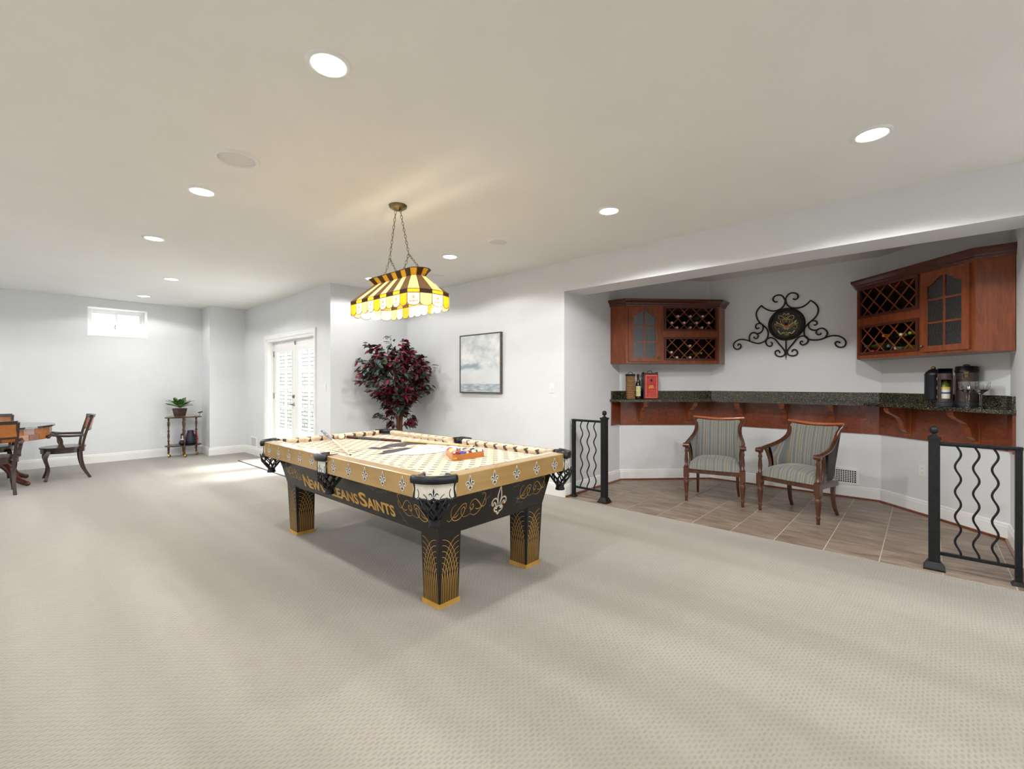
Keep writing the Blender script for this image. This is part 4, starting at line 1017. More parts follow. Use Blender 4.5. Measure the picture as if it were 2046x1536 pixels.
    d_ = (P2[1] - P2[0]); side = Vector((-d_.y, d_.x)).dot(Vector((ctr.x, ctr.y)) - P2[0])
    if side > 0: P2 = P2[::-1]
    prof = [(-.015, z1 - .01), (.006, z1 - .01), (.010, z1 + .004), (.02, z1 + .014), (.022, z1 + .026), (.045, z1 + .046), (.052, z1 + .052), (.054, z1 + .075), (-.015, z1 + .075)]
    MB().sweep(prof, [(p.x, p.y) for p in P2]).build('crown_moulding', M['cherry_dark'], T)
    return fr, sg, nrm, r0, r1
ul = Vector((6.271 - 5.353, 2.004 - 2.865)); ur = Vector((6.112 - 5.266, .54 + .306))
cl = cabinet('cherry wood wall cabinet above the wicker bottle holder, racks full of pink-capped bottles', (5.353, 2.865), ul, ul.length, (5.353, 3.094), (6.514, 2.004), False)
crr_ = cabinet('cherry wood wall cabinet above the black bottle cases and crystal glasses', (5.266, -.306), ur, ur.length, (5.266, -.529), (6.514, .54), True)
bottle_prof = [(0, 0), (.036, 0), (.037, .01), (.037, .17), (.030, .20), (.016, .225), (.014, .25), (.0135, .262)]
cap_prof = [(.0145, .258), (.0145, .298), (.0155, .30), (.0155, .312), (.012, .315), (0, .315)]
glassm = pm('bottle_glass_dark', (20, 26, 16), (40, 44, 18), 5, .08, coat=.5); glassg = pm('bottle_glass_green', (84, 92, 30), (60, 70, 22), 5, .08, coat=.5)
bme = MB().lathe(bottle_prof, (0, 0, 0), 18).mesh('glass_body'); bme.materials.append(glassm)
bme2 = MB().lathe(bottle_prof, (0, 0, 0), 18).mesh('glass_body'); bme2.materials.append(glassg)
def wine(cabf, x, y, capc, label, group, green=False, deep=.30):
    fr, sg, nrm, r0, r1 = cabf
    p = fr.p(x, y, 0) - nrm * (deep - .012)
    t = thing('wine_bottle', label, 'bottle', p, 0, group); t.rotation_mode = 'QUATERNION'; t.rotation_quaternion = Vector((0, 0, 1)).rotation_difference(nrm)
    place('glass_body', bme2 if green else bme, t)
    MB().lathe(cap_prof, (0, 0, 0), 16).build('foil_cap', pm('foil_%d_%d_%d' % capc, capc, tuple(v * .9 for v in capc), 20, .35, .2), t)
s7 = 7.307
def onL(cx_, cy_):
    fr, sg, nrm, r0, r1 = cl; d = ray(1200 + cx_ / s7, 560 + cy_ / s7); t = (fr.o - EYEP).dot(nrm) / d.dot(nrm); p = EYEP + d * t; return ((p - fr.o).dot(fr.u), p.z)
PINK = (226, 178, 186)
for i, (a, b) in enumerate(((1130, 525), (1310, 525), (1490, 525), (1040, 620), (1220, 620), (1400, 620), (1580, 620), (1115, 690), (1310, 690), (1480, 690))):
    x, y = onL(a, b); wine(cl, x, y, PINK, 'pink-capped wine bottle in the crowded upper rack above the wicker bottle holder', 'pink-capped bottles, upper rack', green=i in (2, 5, 9), deep=.315)
for i, (a, b) in enumerate(((1305, 955), (1035, 1050), (1115, 1125), (1305, 1125))):
    x, y = onL(a, b); wine(cl, x, y, PINK, 'pink-capped wine bottle in the half-empty lower rack above the wicker bottle holder', 'pink-capped bottles, lower rack', deep=.315)
x, y = onL(1480, 1060); wine(cl, x, y, (120, 110, 40), 'olive wine bottle lying bare in the lower rack above the wicker bottle holder', 'olive bottles', True, .34)
def onRc(cx_, cy_):
    fr, sg, nrm, r0, r1 = crr_; d = ray(1680 + cx_ / 5.59, 470 + cy_ / 5.59); t = (fr.o - EYEP).dot(nrm) / d.dot(nrm); p = EYEP + d * t; return ((p - fr.o).dot(fr.u), p.z)
for (a, b), c, nm, g in (((355, 1297), (206, 34, 34), 'bright red', False), ((478, 1120), (220, 96, 36), 'orange', False), ((668, 1108), (226, 214, 160), 'cream', False), ((280, 1238), (60, 66, 70), 'dark grey', True), ((610, 1260), (150, 176, 160), 'pale green', True), ((530, 1235), (90, 100, 110), 'slate', False), ((770, 1090), (150, 150, 40), 'lime', True)):
    x, y = onRc(a, b); wine(crr_, x, y, c, '%s capped wine bottle in the lower rack above the black bottle cases' % nm, 'bottles in the cabinet above the glasses', g, .32)

# ---- wrought-iron wall medallion
MDA = thing('wall_medallion', 'black wrought-iron scroll wall ornament with a round painted medallion', 'wall art', (0, 0, 0))
def wp(cx_, cy_, off=.018):
    p = atx(1440 + cx_ / s7, 570 + cy_ / s7, 6.515); p.x -= off; return p
SCL = [[(835, 240), (800, 245), (770, 215), (785, 170), (830, 147), (890, 150), (930, 190), (945, 240), (925, 300), (880, 345), (800, 375), (720, 370), (650, 340), (598, 297)],
 [(1060, 195), (1085, 210), (1120, 195), (1135, 160), (1110, 125), (1055, 113), (1000, 130), (960, 180), (955, 230), (975, 285), (1030, 325), (1110, 335), (1200, 315), (1270, 270), (1315, 220)],
 [(598, 297), (550, 350), (525, 410), (535, 480), (570, 540), (630, 590), (680, 640), (700, 700), (685, 770), (640, 820), (560, 848), (480, 835), (400, 805), (310, 790), (240, 810), (200, 850), (195, 895), (225, 930), (270, 930), (300, 900), (295, 865), (265, 858), (255, 885)],
 [(1315, 220), (1380, 265), (1425, 330), (1420, 410), (1375, 480), (1300, 545), (1240, 610), (1220, 680), (1240, 750), (1300, 790), (1390, 800), (1480, 785), (1570, 750), (1660, 735), (1750, 750), (1815, 795), (1830, 850), (1800, 895), (1740, 905), (1690, 880), (1675, 845), (1700, 822), (1735, 830), (1745, 845)],
 [(570, 620), (535, 635), (515, 610), (525, 575), (565, 558), (610, 575), (625, 620), (610, 670), (570, 700), (530, 705), (490, 690), (445, 710), (425, 750), (428, 808)], [(530, 705), (552, 730), (545, 765), (515, 780), (490, 765), (497, 748)],
 [(1360, 575), (1385, 582), (1410, 560), (1400, 530), (1360, 518), (1310, 535), (1285, 580), (1300, 630), (1350, 655), (1405, 655), (1450, 632), (1500, 630), (1550, 665), (1560, 710), (1530, 764)], [(1405, 655), (1398, 695), (1425, 720), (1460, 715), (1470, 695)],
 [(735, 830), (755, 845), (750, 880), (715, 892), (675, 865), (665, 820), (690, 780), (740, 765), (800, 790), (860, 860), (920, 930), (945, 980), (930, 1020), (880, 1040), (830, 1030), (800, 995), (810, 960), (845, 950), (865, 975), (868, 990)],
 [(1205, 825), (1180, 815), (1165, 840), (1190, 870), (1240, 860), (1275, 825), (1275, 775), (1240, 745), (1180, 742), (1120, 775), (1060, 850), (1000, 920), (975, 970), (990, 1010), (1040, 1030), (1100, 1020), (1125, 985), (1105, 945), (1065, 940), (1048, 960), (1050, 975)]]
for l in SCL:
    pts = [wp(*q) for q in cr([Vector(q) for q in l], 5)]
    MB().tube(pts, .0088, 7).build('scroll', M['iron2'], MDA)
MB().tube([wp(958, 795), wp(958, 1000), wp(958, 1095)], [.008, .010, .001], 7).build('spike', M['iron2'], MDA)
c0 = wp(962, 568, 0); top = wp(962, 330, 0); rad = top.z - c0.z
MB().lathe([(rad * .85, .012), (rad * .87, .03), (rad * .92, .034), (rad * .99, .026), (rad, .0), (rad * .85, 0)], c0, 40, axis=(-1, 0, 0)).build('medallion_rim', M['iron2'], MDA)
med = MB().lathe([(0, .016), (rad * .87, .016), (rad * .87, .013)], c0, 40, axis=(-1, 0, 0)).build('medallion_face', pm('slate_face', (66, 64, 66), (88, 84, 82), 12, .5), MDA)
fm = Fr((6.515 - .0175, 0, 0), (0, -1, 0), (0, 0, 1)); m = MB()
def mp(q): p = wp(*q, 0); return (-p.y, p.z)
for l, w, mi in ((((962, 470), (930, 495), (885, 500), (875, 540), (900, 570), (940, 600), (962, 640)), .010, 0), (((962, 470), (994, 495), (1040, 500), (1048, 540), (1020, 570), (984, 600), (962, 640)), .010, 0),
    (((925, 545), (905, 520), (935, 500), (960, 525), (945, 540)), .007, 0), (((1000, 545), (1018, 520), (988, 500), (964, 525), (980, 540)), .007, 0),
    (((870, 495), (848, 480), (860, 450), (900, 455), (962, 500)), .007, 1), (((1055, 495), (1075, 470), (1060, 440), (1015, 450), (962, 500)), .007, 1), (((915, 440), (930, 410), (962, 435), (995, 410), (1000, 440)), .007, 1), (((940, 450), (962, 480), (985, 455), (962, 425), (940, 450)), .005, 0),
    (((785, 580), (830, 560), (815, 530), (850, 560), (910, 590), (950, 650)), .008, 1), (((1135, 550), (1085, 560), (1110, 510), (1060, 555), (1010, 590), (975, 650)), .008, 1),
    (((865, 630), (830, 645), (800, 620), (815, 590), (870, 595), (930, 640)), .007, 0), (((1060, 615), (1095, 635), (1120, 600), (1100, 575), (1050, 590), (990, 640)), .007, 0),
    (((840, 660), (880, 710), (920, 690), (962, 720), (1005, 690), (1045, 700), (1085, 655)), .014, 1), (((930, 720), (962, 690), (994, 720), (962, 728), (930, 720)), .014, 0)):
    m.fstroke(fm, [mp(q) for q in cr([Vector(q) for q in l], 5)], w, 0, mi)
m.fpoly(fm, [mp(q) for q in ((962, 625), (925, 590), (925, 565), (945, 560), (962, 575), (980, 560), (1000, 570), (995, 592))], .0004, 2)
m.build('painted_ornament', [pm('orn_gold', (196, 160, 84), (170, 130, 60), 30, .5), pm('orn_cream', (214, 204, 150), (180, 176, 110), 30, .5), pm('orn_orange', (206, 110, 56), (180, 90, 44), 30, .5)], med)
MB().tube([(6.514, c0.y, c0.z), (6.49, c0.y, c0.z)], .02, 8).build('wall_mount', M['iron2'], MDA)

# ---- items on the counter
CTZ = 1.1075
def onl(px, k):      # slab point under a pixel column, on the line x + y = k (left bay) 
    d = ray(px, 0); t = k / (d.x + d.y); return (d.x * t, d.y * t, CTZ)
def onr(px, k):      # the same for the right bay, x - y = k
    d = ray(px, 0); t = k / (d.x - d.y); return (d.x * t, d.y * t, CTZ)
WB = thing('wicker_bottle_holder', 'woven wicker bottle holder with dark rim standing on the granite counter', 'bottle holder', onl(1259.5, 8.50), R(-50))
wick = pm('wicker', (176, 138, 92), (120, 84, 50), 60, .8, stretch=(1, 1, 3), bump=.5)
for k in range(13):
    z = .002 + k * .0235
    MB().tube([(-.045, -.045, z + .011), (.045, -.045, z + .011), (.045, .045, z + .011), (-.045, .045, z + .011)], .0118, 6, closed=True).build('woven_course', wick, WB)
MB().prism([(-.045, -.045), (.045, -.045), (.045, .045), (-.045, .045)], .004, .30).build('inner_wall', wick, WB)
MB().box((-.054, -.052, .305), (.054, .052, .335)).build('dark_rim', pm('wicker_dark', (40, 32, 26), (26, 20, 18), 60, .8, bump=.4), WB)
MB().tube(cr([(-.03, 0, .335), (-.02, 0, .356), (.02, 0, .356), (.03, 0, .335)], 4), .004, 6).build('handle', M['iron'], WB)
t = thing('wine_bottle', 'slim dark wine bottle with white and yellow label beside the wicker holder', 'bottle', onl(1275, 8.47))
MB().lathe([(0, 0), (.033, 0), (.034, .012), (.034, .185), (.028, .215), (.015, .245), (.0145, .305)], (0, 0, 0), 20).build('glass_body', glassm, t)
MB().lathe([(.0155, .265), (.0155, .322), (.0175, .324), (.0175, .334), (0, .336)], (0, 0, 0), 16).build('foil_cap', pm('foil_wine', (96, 26, 40), (76, 20, 30), 20, .4), t)
MB().lathe([(.0346, .04), (.0346, .175)], (0, 0, 0), 20, a0=R(150), a1=R(330)).build('paper_label', pm('label_white_yellow', (226, 222, 206), (206, 190, 60), 22, .7), t)
RB = thing('wine_box', 'red wooden wine box with black rounded sides and gold crest on the counter', 'wine box', onl(1298, 8.50), R(-48))
w2, d2, h2 = .098, .055, .36
for sx_, o0, o1 in ((-w2, 0, -.014), (w2, -.014, -.028)):
    m = MB(); m.fprism(Fr((sx_, 0, 0), (0, -1, 0), (0, 0, 1)), [(-d2, 0), (d2, 0), (d2, h2 - .035), (d2 - .03, h2), (-d2 + .03, h2), (-d2, h2 - .035)], o0 + (.0 if sx_ < 0 else .014), o1 + (.0 if sx_ < 0 else .042)); m.build('side', M['leather'], RB)
redm = pm('red_front', (196, 60, 52), (168, 42, 38), 18, .5)
MB().box((-w2 + .014, -d2 + .004, .004), (w2 - .002, d2 - .004, h2 - .008)).build('body', pm('wine_red', (100, 22, 28), (76, 16, 20), 20, .4), RB)
fp = MB().box((-w2 + .014, -d2 - .002, .012), (w2 - .002, -d2 + .004, h2 - .035)).build('front_panel', redm, RB)
ff = Fr((.006, -d2 - .002, 0), (1, 0, 0), (0, 0, 1))
for x0_, x1_, y0_, y1_ in ((-.072, .072, .022, .027), (-.072, .072, .312, .318), (-.072, -.068, .027, .312), (.068, .072, .027, .312)): MB().fbox(ff, x0_, x1_, y0_, y1_, 0, .001).build('cream_border', pm('cream_border', (222, 178, 140), (210, 160, 120), 20, .5), fp)
m = MB(); rs2 = random.Random(5)
m.fstroke(ff, [(p.x, p.y) for p in cr([(.036 * math.sin(i * 2.3) + rs2.uniform(-.004, .004), .165 + .022 * math.cos(i * 1.7)) for i in range(22)], 3)], .0035, .001)
m.build('gold_crest', M['bright_brass'], fp)
m = MB(); m.fpoly(ff, [(.013 * math.cos(2 * PI * k / 14), .25 + .02 * math.sin(2 * PI * k / 14)) for k in range(14)], .001); m.build('dark_seal', M['ink'], fp)
for y in (.11, .075, .055, .042): MB().fbox(ff, -.052, .052, y, y + .003, .0002, .001).build('printed_line', pm('print_pink', (222, 120, 96), (206, 100, 80), 30, .6), fp)
MB().tube(cr([(-.03, 0, h2 - .01), (-.024, 0, h2 + .012), (.024, 0, h2 + .012), (.03, 0, h2 - .01)], 4), .004, 6).build('handle', M['iron'], RB)
# tall leather bottle cases
brownl = pm('brown_leather', (84, 68, 66), (54, 42, 40), 9, .38, bump=.1, bscale=200); tool = pm('tooled_leather', (30, 32, 42), (64, 66, 72), 120, .4, bump=.6)
pk = Vector(onr(1888, 5.80))
K1 = thing('bottle_case', 'open leather bottle case with domed half swung aside and a bottle in its arched front', 'bottle case', pk, R(-80))
pd = Vector(onr(1865, 5.83)) - pk; pd = Euler((0, 0, R(80))).to_matrix() @ pd; cxd, cyd = pd.x, pd.y
MB().lathe([(0, .055), (.062, .055), (.064, .065), (.064, .285), (.066, .29), (.055, .315), (.03, .338), (.012, .345)], (cxd, cyd, 0), 28).build('domed_half', M['leather'], K1)
MB().lathe([(.012, .343), (.02, .35), (.015, .362), (.008, .368), (0, .372)], (cxd, cyd, 0), 14).build('finial', M['brass'], K1)
MB().lathe([(0, 0), (.060, 0), (.062, .004), (.062, .040), (.058, .044), (0, .044)], (0, 0, 0), 28).build('base_drum', tool, K1)
MB().lathe([(.052, .044), (.052, .30)], (0, 0, 0), 28, a0=R(-50), a1=R(230)).lathe([(.052, .245), (.052, .30)], (0, 0, 0), 14, a0=R(-130), a1=R(-50)).lathe([(.052, .044), (.052, .072)], (0, 0, 0), 14, a0=R(-130), a1=R(-50)).lathe([(0, .30), (.052, .30)], (0, 0, 0), 28).build('case_shell', brownl, K1)
MB().lathe([(.052, .30), (.050, .345), (.0, .345)], (0, 0, 0), 28, a0=R(-20), a1=R(200)).build('raised_back', M['leather'], K1)
for z in (.09, .17, .25): MB().tube([(-.054, -.01, z - .012), (-.054, -.01, z + .012)], .005, 6).build('hinge', M['nickel'], K1)
t = thing('wine_bottle', 'green wine bottle with yellow and blue label standing inside the open leather case', 'bottle', pk + Vector((0, 0, .0445)), R(-80))
MB().lathe([(0, 0), (.036, 0), (.037, .01), (.037, .135), (.03, .16), (.0145, .185), (.0135, .235), (0, .236)], (0, 0, 0), 20).build('glass_body', glassg, t)
lb_ = NT('label_sea'); v_ = lb_.coord(); sp_ = lb_.n('ShaderNodeSeparateXYZ'); lb_.l(v_, sp_.inputs[0]); lb_.bsdf(lb_.ramp(lb_.math('DIVIDE', sp_.outputs[2], .16), [(0, (226, 220, 200)), (.45, (70, 90, 150)), (.55, (226, 224, 214)), (.68, (222, 200, 120)), (.78, (226, 184, 70))], 'CONSTANT'), .7)
MB().lathe([(.0376, .03), (.0376, .135)], (0, 0, 0), 20, a0=R(-170), a1=R(-10)).build('paper_label', lb_.m, t)
K2 = thing('bottle_case', 'closed tall brown leather bottle case with black lid and buckle behind the crystal glasses', 'bottle case', onr(1931, 6.02), R(-80))
MB().lathe([(0, 0), (.082, 0), (.084, .004), (.084, .040), (.08, .044), (0, .044)], (0, 0, 0), 32).build('base_drum', tool, K2)
MB().lathe([(.074, .042), (.074, .315)], (0, 0, 0), 32).build('case_shell', brownl, K2)
MB().lathe([(.078, .305), (.081, .325), (.075, .333), (.075, .358), (.068, .364), (0, .366)], (0, 0, 0), 32).build('lid', M['leather'], K2)
MB().ball((0, 0, .372), .014, 12, 8, sc=(1.8, .8, .7)).build('lid_knob', M['brass'], K2)
m = MB(); m.box((-.035, -.080, .26), (-.005, -.066, .315)); m.tube([(-.034, -.082, .268), (-.008, -.082, .268), (-.008, -.082, .290), (-.034, -.082, .290)], .0025, 5, closed=True); m.build('buckle', M['brass'], K2)
def crystal(loc, label):
    t = thing('crystal_glass', label, 'glass', loc, .3, 'cut crystal champagne glasses'); k = 1.32
    P = [(0, .0), (.034, .0), (.034, .003), (.012, .008), (.0065, .016), (.006, .05), (.0075, .075), (.0065, .088), (.014, .098), (.036, .116), (.044, .140), (.046, .172), (.0445, .172), (.0425, .141), (.034, .119), (.0, .102)]
    MB().lathe([(r_ * k, z * k) for r_, z in P], (0, 0, 0), 22, sm=False).build('bowl_and_stem', M['crystal'], t)
    m = MB()
    for q in range(11):
        a = 2 * PI * q / 11; m.tube(cr([(k * .0455 * math.cos(a + .25), k * .0455 * math.sin(a + .25), k * .165), (k * .044 * math.cos(a), k * .044 * math.sin(a), k * .140), (k * .036 * math.cos(a - .12), k * .036 * math.sin(a - .12), k * .116)], 4), .0016, 4)
    m.build('cut_facets', M['crystal'], t)
crystal(onr(1934, 5.755), 'cut crystal champagne glass standing before the closed brown case'); crystal(onr(1959.5, 5.93), 'cut crystal champagne glass standing toward the end of the granite counter')

# ---- iron railings
def railing(label, y_post, y_end, x=4.425):
    d = 1 if y_end > y_post else -1; T = thing('iron_railing', label, 'railing', (x, y_post, 0)); Lr = abs(y_end - y_post)
    def Y(s): return d * s
    m = MB(); h = .034
    m.frust([(-.058, -.058), (.058, -.058), (.058, .058), (-.058, .058)], .0005, [(-.058, -.058), (.058, -.058), (.058, .058), (-.058, .058)], .012)
    m.frust([(-.055, -.055), (.055, -.055), (.055, .055), (-.055, .055)], .012, [(-.035, -.035), (.035, -.035), (.035, .035), (-.035, .035)], .055); m.build('base_shoe', M['iron'], T)
    MB().box((-.031, -.031, .05), (.031, .031, .925)).build('newel_post', M['iron'], T, bevel=.003)
    MB().box((-.037, -.037, .918), (.037, .037, .938)).lathe([(.03, .938), (.022, .948), (.010, .955), (.010, .962), (.022, .968), (.026, .985), (.024, 1.0), (.014, 1.012), (0, 1.015)], (0, 0, 0), 18).build('ball_finial', M['iron'], T)
    MB().box((-.017, Y(Lr) - .017, .02), (.017, Y(Lr) + .017, .885)).build('end_post', M['iron'], T)
    MB().frust([(-.04, Y(Lr) - .034), (.04, Y(Lr) - .034), (.04, Y(Lr) + .034), (-.04, Y(Lr) + .034)], .0005, [(-.022, Y(Lr) - .02), (.022, Y(Lr) - .02), (.022, Y(Lr) + .02), (-.022, Y(Lr) + .02)], .025).build('end_shoe', M['iron'], T)
    a, b = sorted((Y(.03), Y(Lr + .02)))
    MB().box((-.022, a, .885), (.022, b, .903)).box((-.014, a, .878), (.014, b, .886)).build('top_rail', M['iron'], T, bevel=.003)
    a, b = sorted((Y(.03), Y(Lr - .015)))
    MB().box((-.010, a, .105), (.010, b, .127)).build('bottom_rail', M['iron'], T)
    for k in range(3):
        yb = Y(Lr * (.30 + .22 * k)); n = 60
        MB().tube([(0, yb + d * .015 * math.sin(2 * PI * 4.4 * i / n + 1.2), .12 + (.885 - .12) * i / n) for i in range(n + 1)], .0068, 8).build('wavy_baluster', M['iron'], T)
railing('black iron railing with wavy bars beside the pool table corner pocket', 2.63, 3.035); railing('black iron railing with wavy bars beneath the bar end with the crystal glasses', -.05, -.455)

# ---- upholstered armchairs
def armchair(label, loc, rz):
    T = thing('armchair', label, 'chair', loc, rz)
    # seat rails
    m = MB(); m.prism([(-.272, -.215), (.272, -.215), (.285, -.20), (.255, .20), (.22, .225), (-.22, .225), (-.255, .20), (-.285, -.20)], .318, .368); m.build('seat_rail', M['mahogany'], T, bevel=.004)
    def cush(u, v):
        s, t_ = 2 * u - 1, 2 * v - 1
        hw = .272 - .03 * v; x = s * hw; y = -.222 + v * .435 - .018 * (1 - s * s) * (1 - v)
        e = (max(0, 1 - abs(s) ** 5) * max(0, 1 - abs(t_) ** 6)) ** .38
        return Vector((x, y, .366 + .105 * e + .03 * math.cos(s * PI / 2) * math.cos(t_ * PI / 2)))
    MB().grid(cush, 28, 20).build('seat_cushion', M['stripe'], T)
    half = [(0, .285, .895), (.14, .278, .90), (.235, .26, .905), (.238, .238, .835), (.233, .20, .775), (.246, .12, .72), (.268, .02, .68), (.282, -.09, .655), (.286, -.20, .635)]
    lowh = [(0, .20, .40), (.13, .195, .40), (.195, .185, .40), (.215, .165, .40), (.228, .13, .40), (.24, .07, .40), (.252, 0, .40), (.262, -.05, .40), (.265, -.10, .40)]
    tp = cr(half[:8], 4); lp = cr(lowh[:8], 4)
    n = len(tp)
    def topat(i): return tp[i] if i >= 0 else Vector((-tp[-i].x, tp[-i].y, tp[-i].z))
    def lowat(i): return lp[i] if i >= 0 else Vector((-lp[-i].x, lp[-i].y, lp[-i].z))
    lim = n - 2
    def sh(off, lo, hi):
        def f(u, v):
            i = int(round(-lim + u * 2 * lim)); a = lowat(i); b = topat(i)
            p = a.lerp(b, lo + (hi - lo) * v); c = Vector((0, -.1, p.z)); d = (p - c); d.z = 0; d.normalize()
            puff = .018 * math.sin(PI * v) if off < 0 else 0
            return p + d * (off - puff)
        return f
    MB().grid(sh(-.012, 0, .97), 2 * lim, 8).build('upholstered_back', M['stripe'], T)
    MB().grid(sh(.016, -.06, .97), 2 * lim, 8).build('cane_back', pm('dark_cane', (52, 42, 38), (34, 26, 22), 220, .5, stretch=(.2, .2, 1), bump=.6), T)
    crest = cr([(-.275, .274, .908), (-.14, .286, .902), (0, .292, .897), (.14, .286, .902), (.275, .274, .908)], 4)
    MB().tube([p + Vector((0, 0, .010 * (abs(k - 8) / 8) ** 2)) for k, p in enumerate(crest)], [.016 + .004 * (1 - abs(k - 8) / 8) for k in range(17)], 10, flat=.8).build('crest_rail', M['redtop'], T)
    for s in (-1, 1):
        pts = [Vector((s * (.279), .278, .918))] + [Vector((s * p[0], p[1], p[2])) for p in half[2:]]; pts[1] = Vector((s * .258, .266, .885))
        pts = cr(pts, 5); MB().tube(pts, [.012 + .009 * min(1, k / 8) for k in range(len(pts))], 8).ball((s * .286, -.212, .626), .032, 14, 10, sc=(1.0, .85, .95)).tube([(s * .255, -.222, .626), (s * .317, -.222, .626)], .024, 12).build('arm', M['mahogany'], T)
        # side support stump behind the spindle
        MB().tube(cr([(s * .262, -.10, .38), (s * .258, -.075, .48), (s * .268, -.095, .57), (s * .28, -.125, .645)], 5), .017, 8).build('arm_support', M['mahogany'], T)
        x, y = s * .283, -.21
        MB().lathe([(0, 0), (.013, 0), (.016, .012), (.013, .022), (.017, .05), (.021, .062), (.015, .07), (.018, .10), (.026, .20), (.028, .235), (.020, .245), (.028, .255), (.025, .268), (.016, .275)], (x, y, 0), 14).box((x - .027, y - .027, .27), (x + .027, y + .027, .385)).lathe([(.020, .385), (.025, .395), (.016, .405), (.021, .46), (.015, .54), (.021, .56), (.014, .58), (.018, .61)], (x, y, 0), 14).build('leg', M['mahogany'], T)
        MB().tube(cr([(s * .215, .195, .36), (s * .212, .185, .25), (s * .214, .20, .12), (s * .222, .25, 0.012)], 6), [.026 - .010 * k / 18 for k in range(19)], 4, sm=False).build('leg', M['mahogany'], T)
    return T
armchair('striped upholstered wooden armchair at the wicker-holder end of the bar', (5.379, 1.756, 0), R(-77.5)); armchair('striped upholstered wooden armchair turned aside in front of the low wall vent', (5.354, .933, 0), R(-109.3))

#@@WALLS
# ================================================================ WALL FITTINGS
def plate(name, label, cat, o, n, kind):
    n = Vector(n).normalized(); u = Vector((0, 0, 1)).cross(n); T = thing(name, label, cat, o); fr = Fr((0, 0, 0), u, (0, 0, 1))
    MB().fbox(fr, -.036, .036, -.058, .058, .0005, .006).build('plate', M['plastic'], T, bevel=.002)
    if kind == 'switch':
        MB().fbox(fr, -.006, .006, -.012, .012, .006, .016).build('toggle', M['plastic'], T)
    elif kind == 'rocker':
        MB().fbox(fr, -.017, .017, -.033, .033, .006, .009).build('rocker', M['plastic'], T)
    else:
        for z in (-.02, .02):
            r_ = MB().fprism(fr, [(.017 * math.cos(2 * PI * k / 14), z + .014 * math.sin(2 * PI * k / 14)) for k in range(14)], .006, .008).build('receptacle', M['plastic'], T)
            for x in (-.006, .006): MB().fbox(fr, x - .0012, x + .0012, z - .001, z + .007, .008, .0086).build('slot', M['ink'], r_)
    return T
plate('light_switch', 'white light switch plate on the wall beside the seascape picture', 'switch', (XW, 3.268, 1.262), (-1, 0, 0), 'switch')
plate('light_switch', 'white rocker switch plate on the wall beside the glass doors', 'switch', (3.03, 6.36, 1.26), (-1, 0, 0), 'rocker')
plate('wall_outlet', 'white duplex outlet on the alcove wall behind the armchair at the wicker-holder end', 'outlet', (6.22, 2.485, .447), nAB, 'outlet')
plate('wall_outlet', 'white duplex outlet on the alcove wall beside the iron railing', 'outlet', (6.162, .0145, .442), nCD, 'outlet')
plate('wall_outlet', 'white duplex outlet low on the wall behind the serving cart', 'outlet', (1.846, 10.17, .42), (0, -1, 0), 'outlet')
def vent(label, o, n, w, h, cols, rows):
    n = Vector(n).normalized(); u = Vector((0, 0, 1)).cross(n); T = thing('wall_vent', label, 'vent', o); fr = Fr((0, 0, 0), u, (0, 0, 1)); b = .026
    m = MB(); m.fbox(fr, -w, -w + b, -h, h, .0005, .010); m.fbox(fr, w - b, w, -h, h, .0005, .010); m.fbox(fr, -w + b, w - b, -h, -h + b, .0005, .010); m.fbox(fr, -w + b, w - b, h - b, h, .0005, .010); m.build('frame', M['white'], T, bevel=.002)
    MB().fbox(fr, -w + b, w - b, -h + b, h - b, .0004, .0012).build('duct_shadow', M['rubber'], T)
    for k in range(1, cols): x = -w + b + (2 * w - 2 * b) * k / cols; MB().fbox(fr, x - .0035, x + .0035, -h + b, h - b, .002, .007).build('fin', M['white'], T)
    for k in range(1, rows): y = -h + b + (2 * h - 2 * b) * k / rows; MB().fbox(fr, -w + b, w - b, y - .003, y + .003, .003, .006).build('slat', M['white'], T)
vent('white wall vent grille low on the alcove back wall behind the turned armchair', (6.515, .72, .245), (-1, 0, 0), .165, .095, 13, 7)
vent('white wall vent grille low beside the glass doors behind the pool table', (3.03, 9.18, .235), (-1, 0, 0), .15, .10, 10, 2)
T = thing('access_panel', 'white painted access panel on the narrow chase wall beside the glass doors', 'access panel', (2.82, 9.66, 1.555))
MB().box((-.14, -.006, -.11), (.14, -.0005, .11)).build('frame', M['wall'], T, bevel=.002); MB().box((-.115, -.010, -.085), (.115, -.006, .085)).build('cover', M['wall'], T, bevel=.002)
# ---- picture
P_ = thing('framed_picture', 'grey seascape painting in a thin dark floating frame on the white wall', 'picture', (XW, 4.475, 1.587))
W_, H_ = .40, .403; dd_ = .042
m = MB()
m.box((-dd_, -W_, -H_), (-.001, -W_ + .012, H_)); m.box((-dd_, W_ - .012, -H_), (-.001, W_, H_)); m.box((-dd_, -W_ + .012, -H_), (-.001, W_ - .012, -H_ + .012)); m.box((-dd_, -W_ + .012, H_ - .012), (-.001, W_ - .012, H_)); m.build('frame', pm('dark_pewter_frame', (98, 90, 78), (78, 72, 64), 30, .4, .1), P_)
MB().box((-dd_ + .006, -W_ + .016, -H_ + .016), (-.004, W_ - .016, H_ - .016)).build('canvas', M['painting'], P_)
# ---- door mat
mt = thing('door_mat', 'pale rectangular mat with dark edge on the carpet before the glass doors', 'mat', (2.82, 7.55, 0))
MB().box((-.20, -1.05, .0005), (.20, 1.09, .008)).build('mat_field', pm('pale_mat', (206, 202, 194), (196, 192, 184), 200, .95, bump=.3), mt)
m = MB()
for a, b in (((-.215, -1.065, .0005), (-.20, 1.105, .010)), ((.20, -1.065, .0005), (.208, 1.105, .010)), ((-.20, -1.065, .0005), (.20, -1.05, .010)), ((-.20, 1.09, .0005), (.20, 1.105, .010))): m.box(a, b)
m.build('edge_binding', pm('mat_binding', (110, 104, 92), (90, 86, 76), 60, .9), mt)

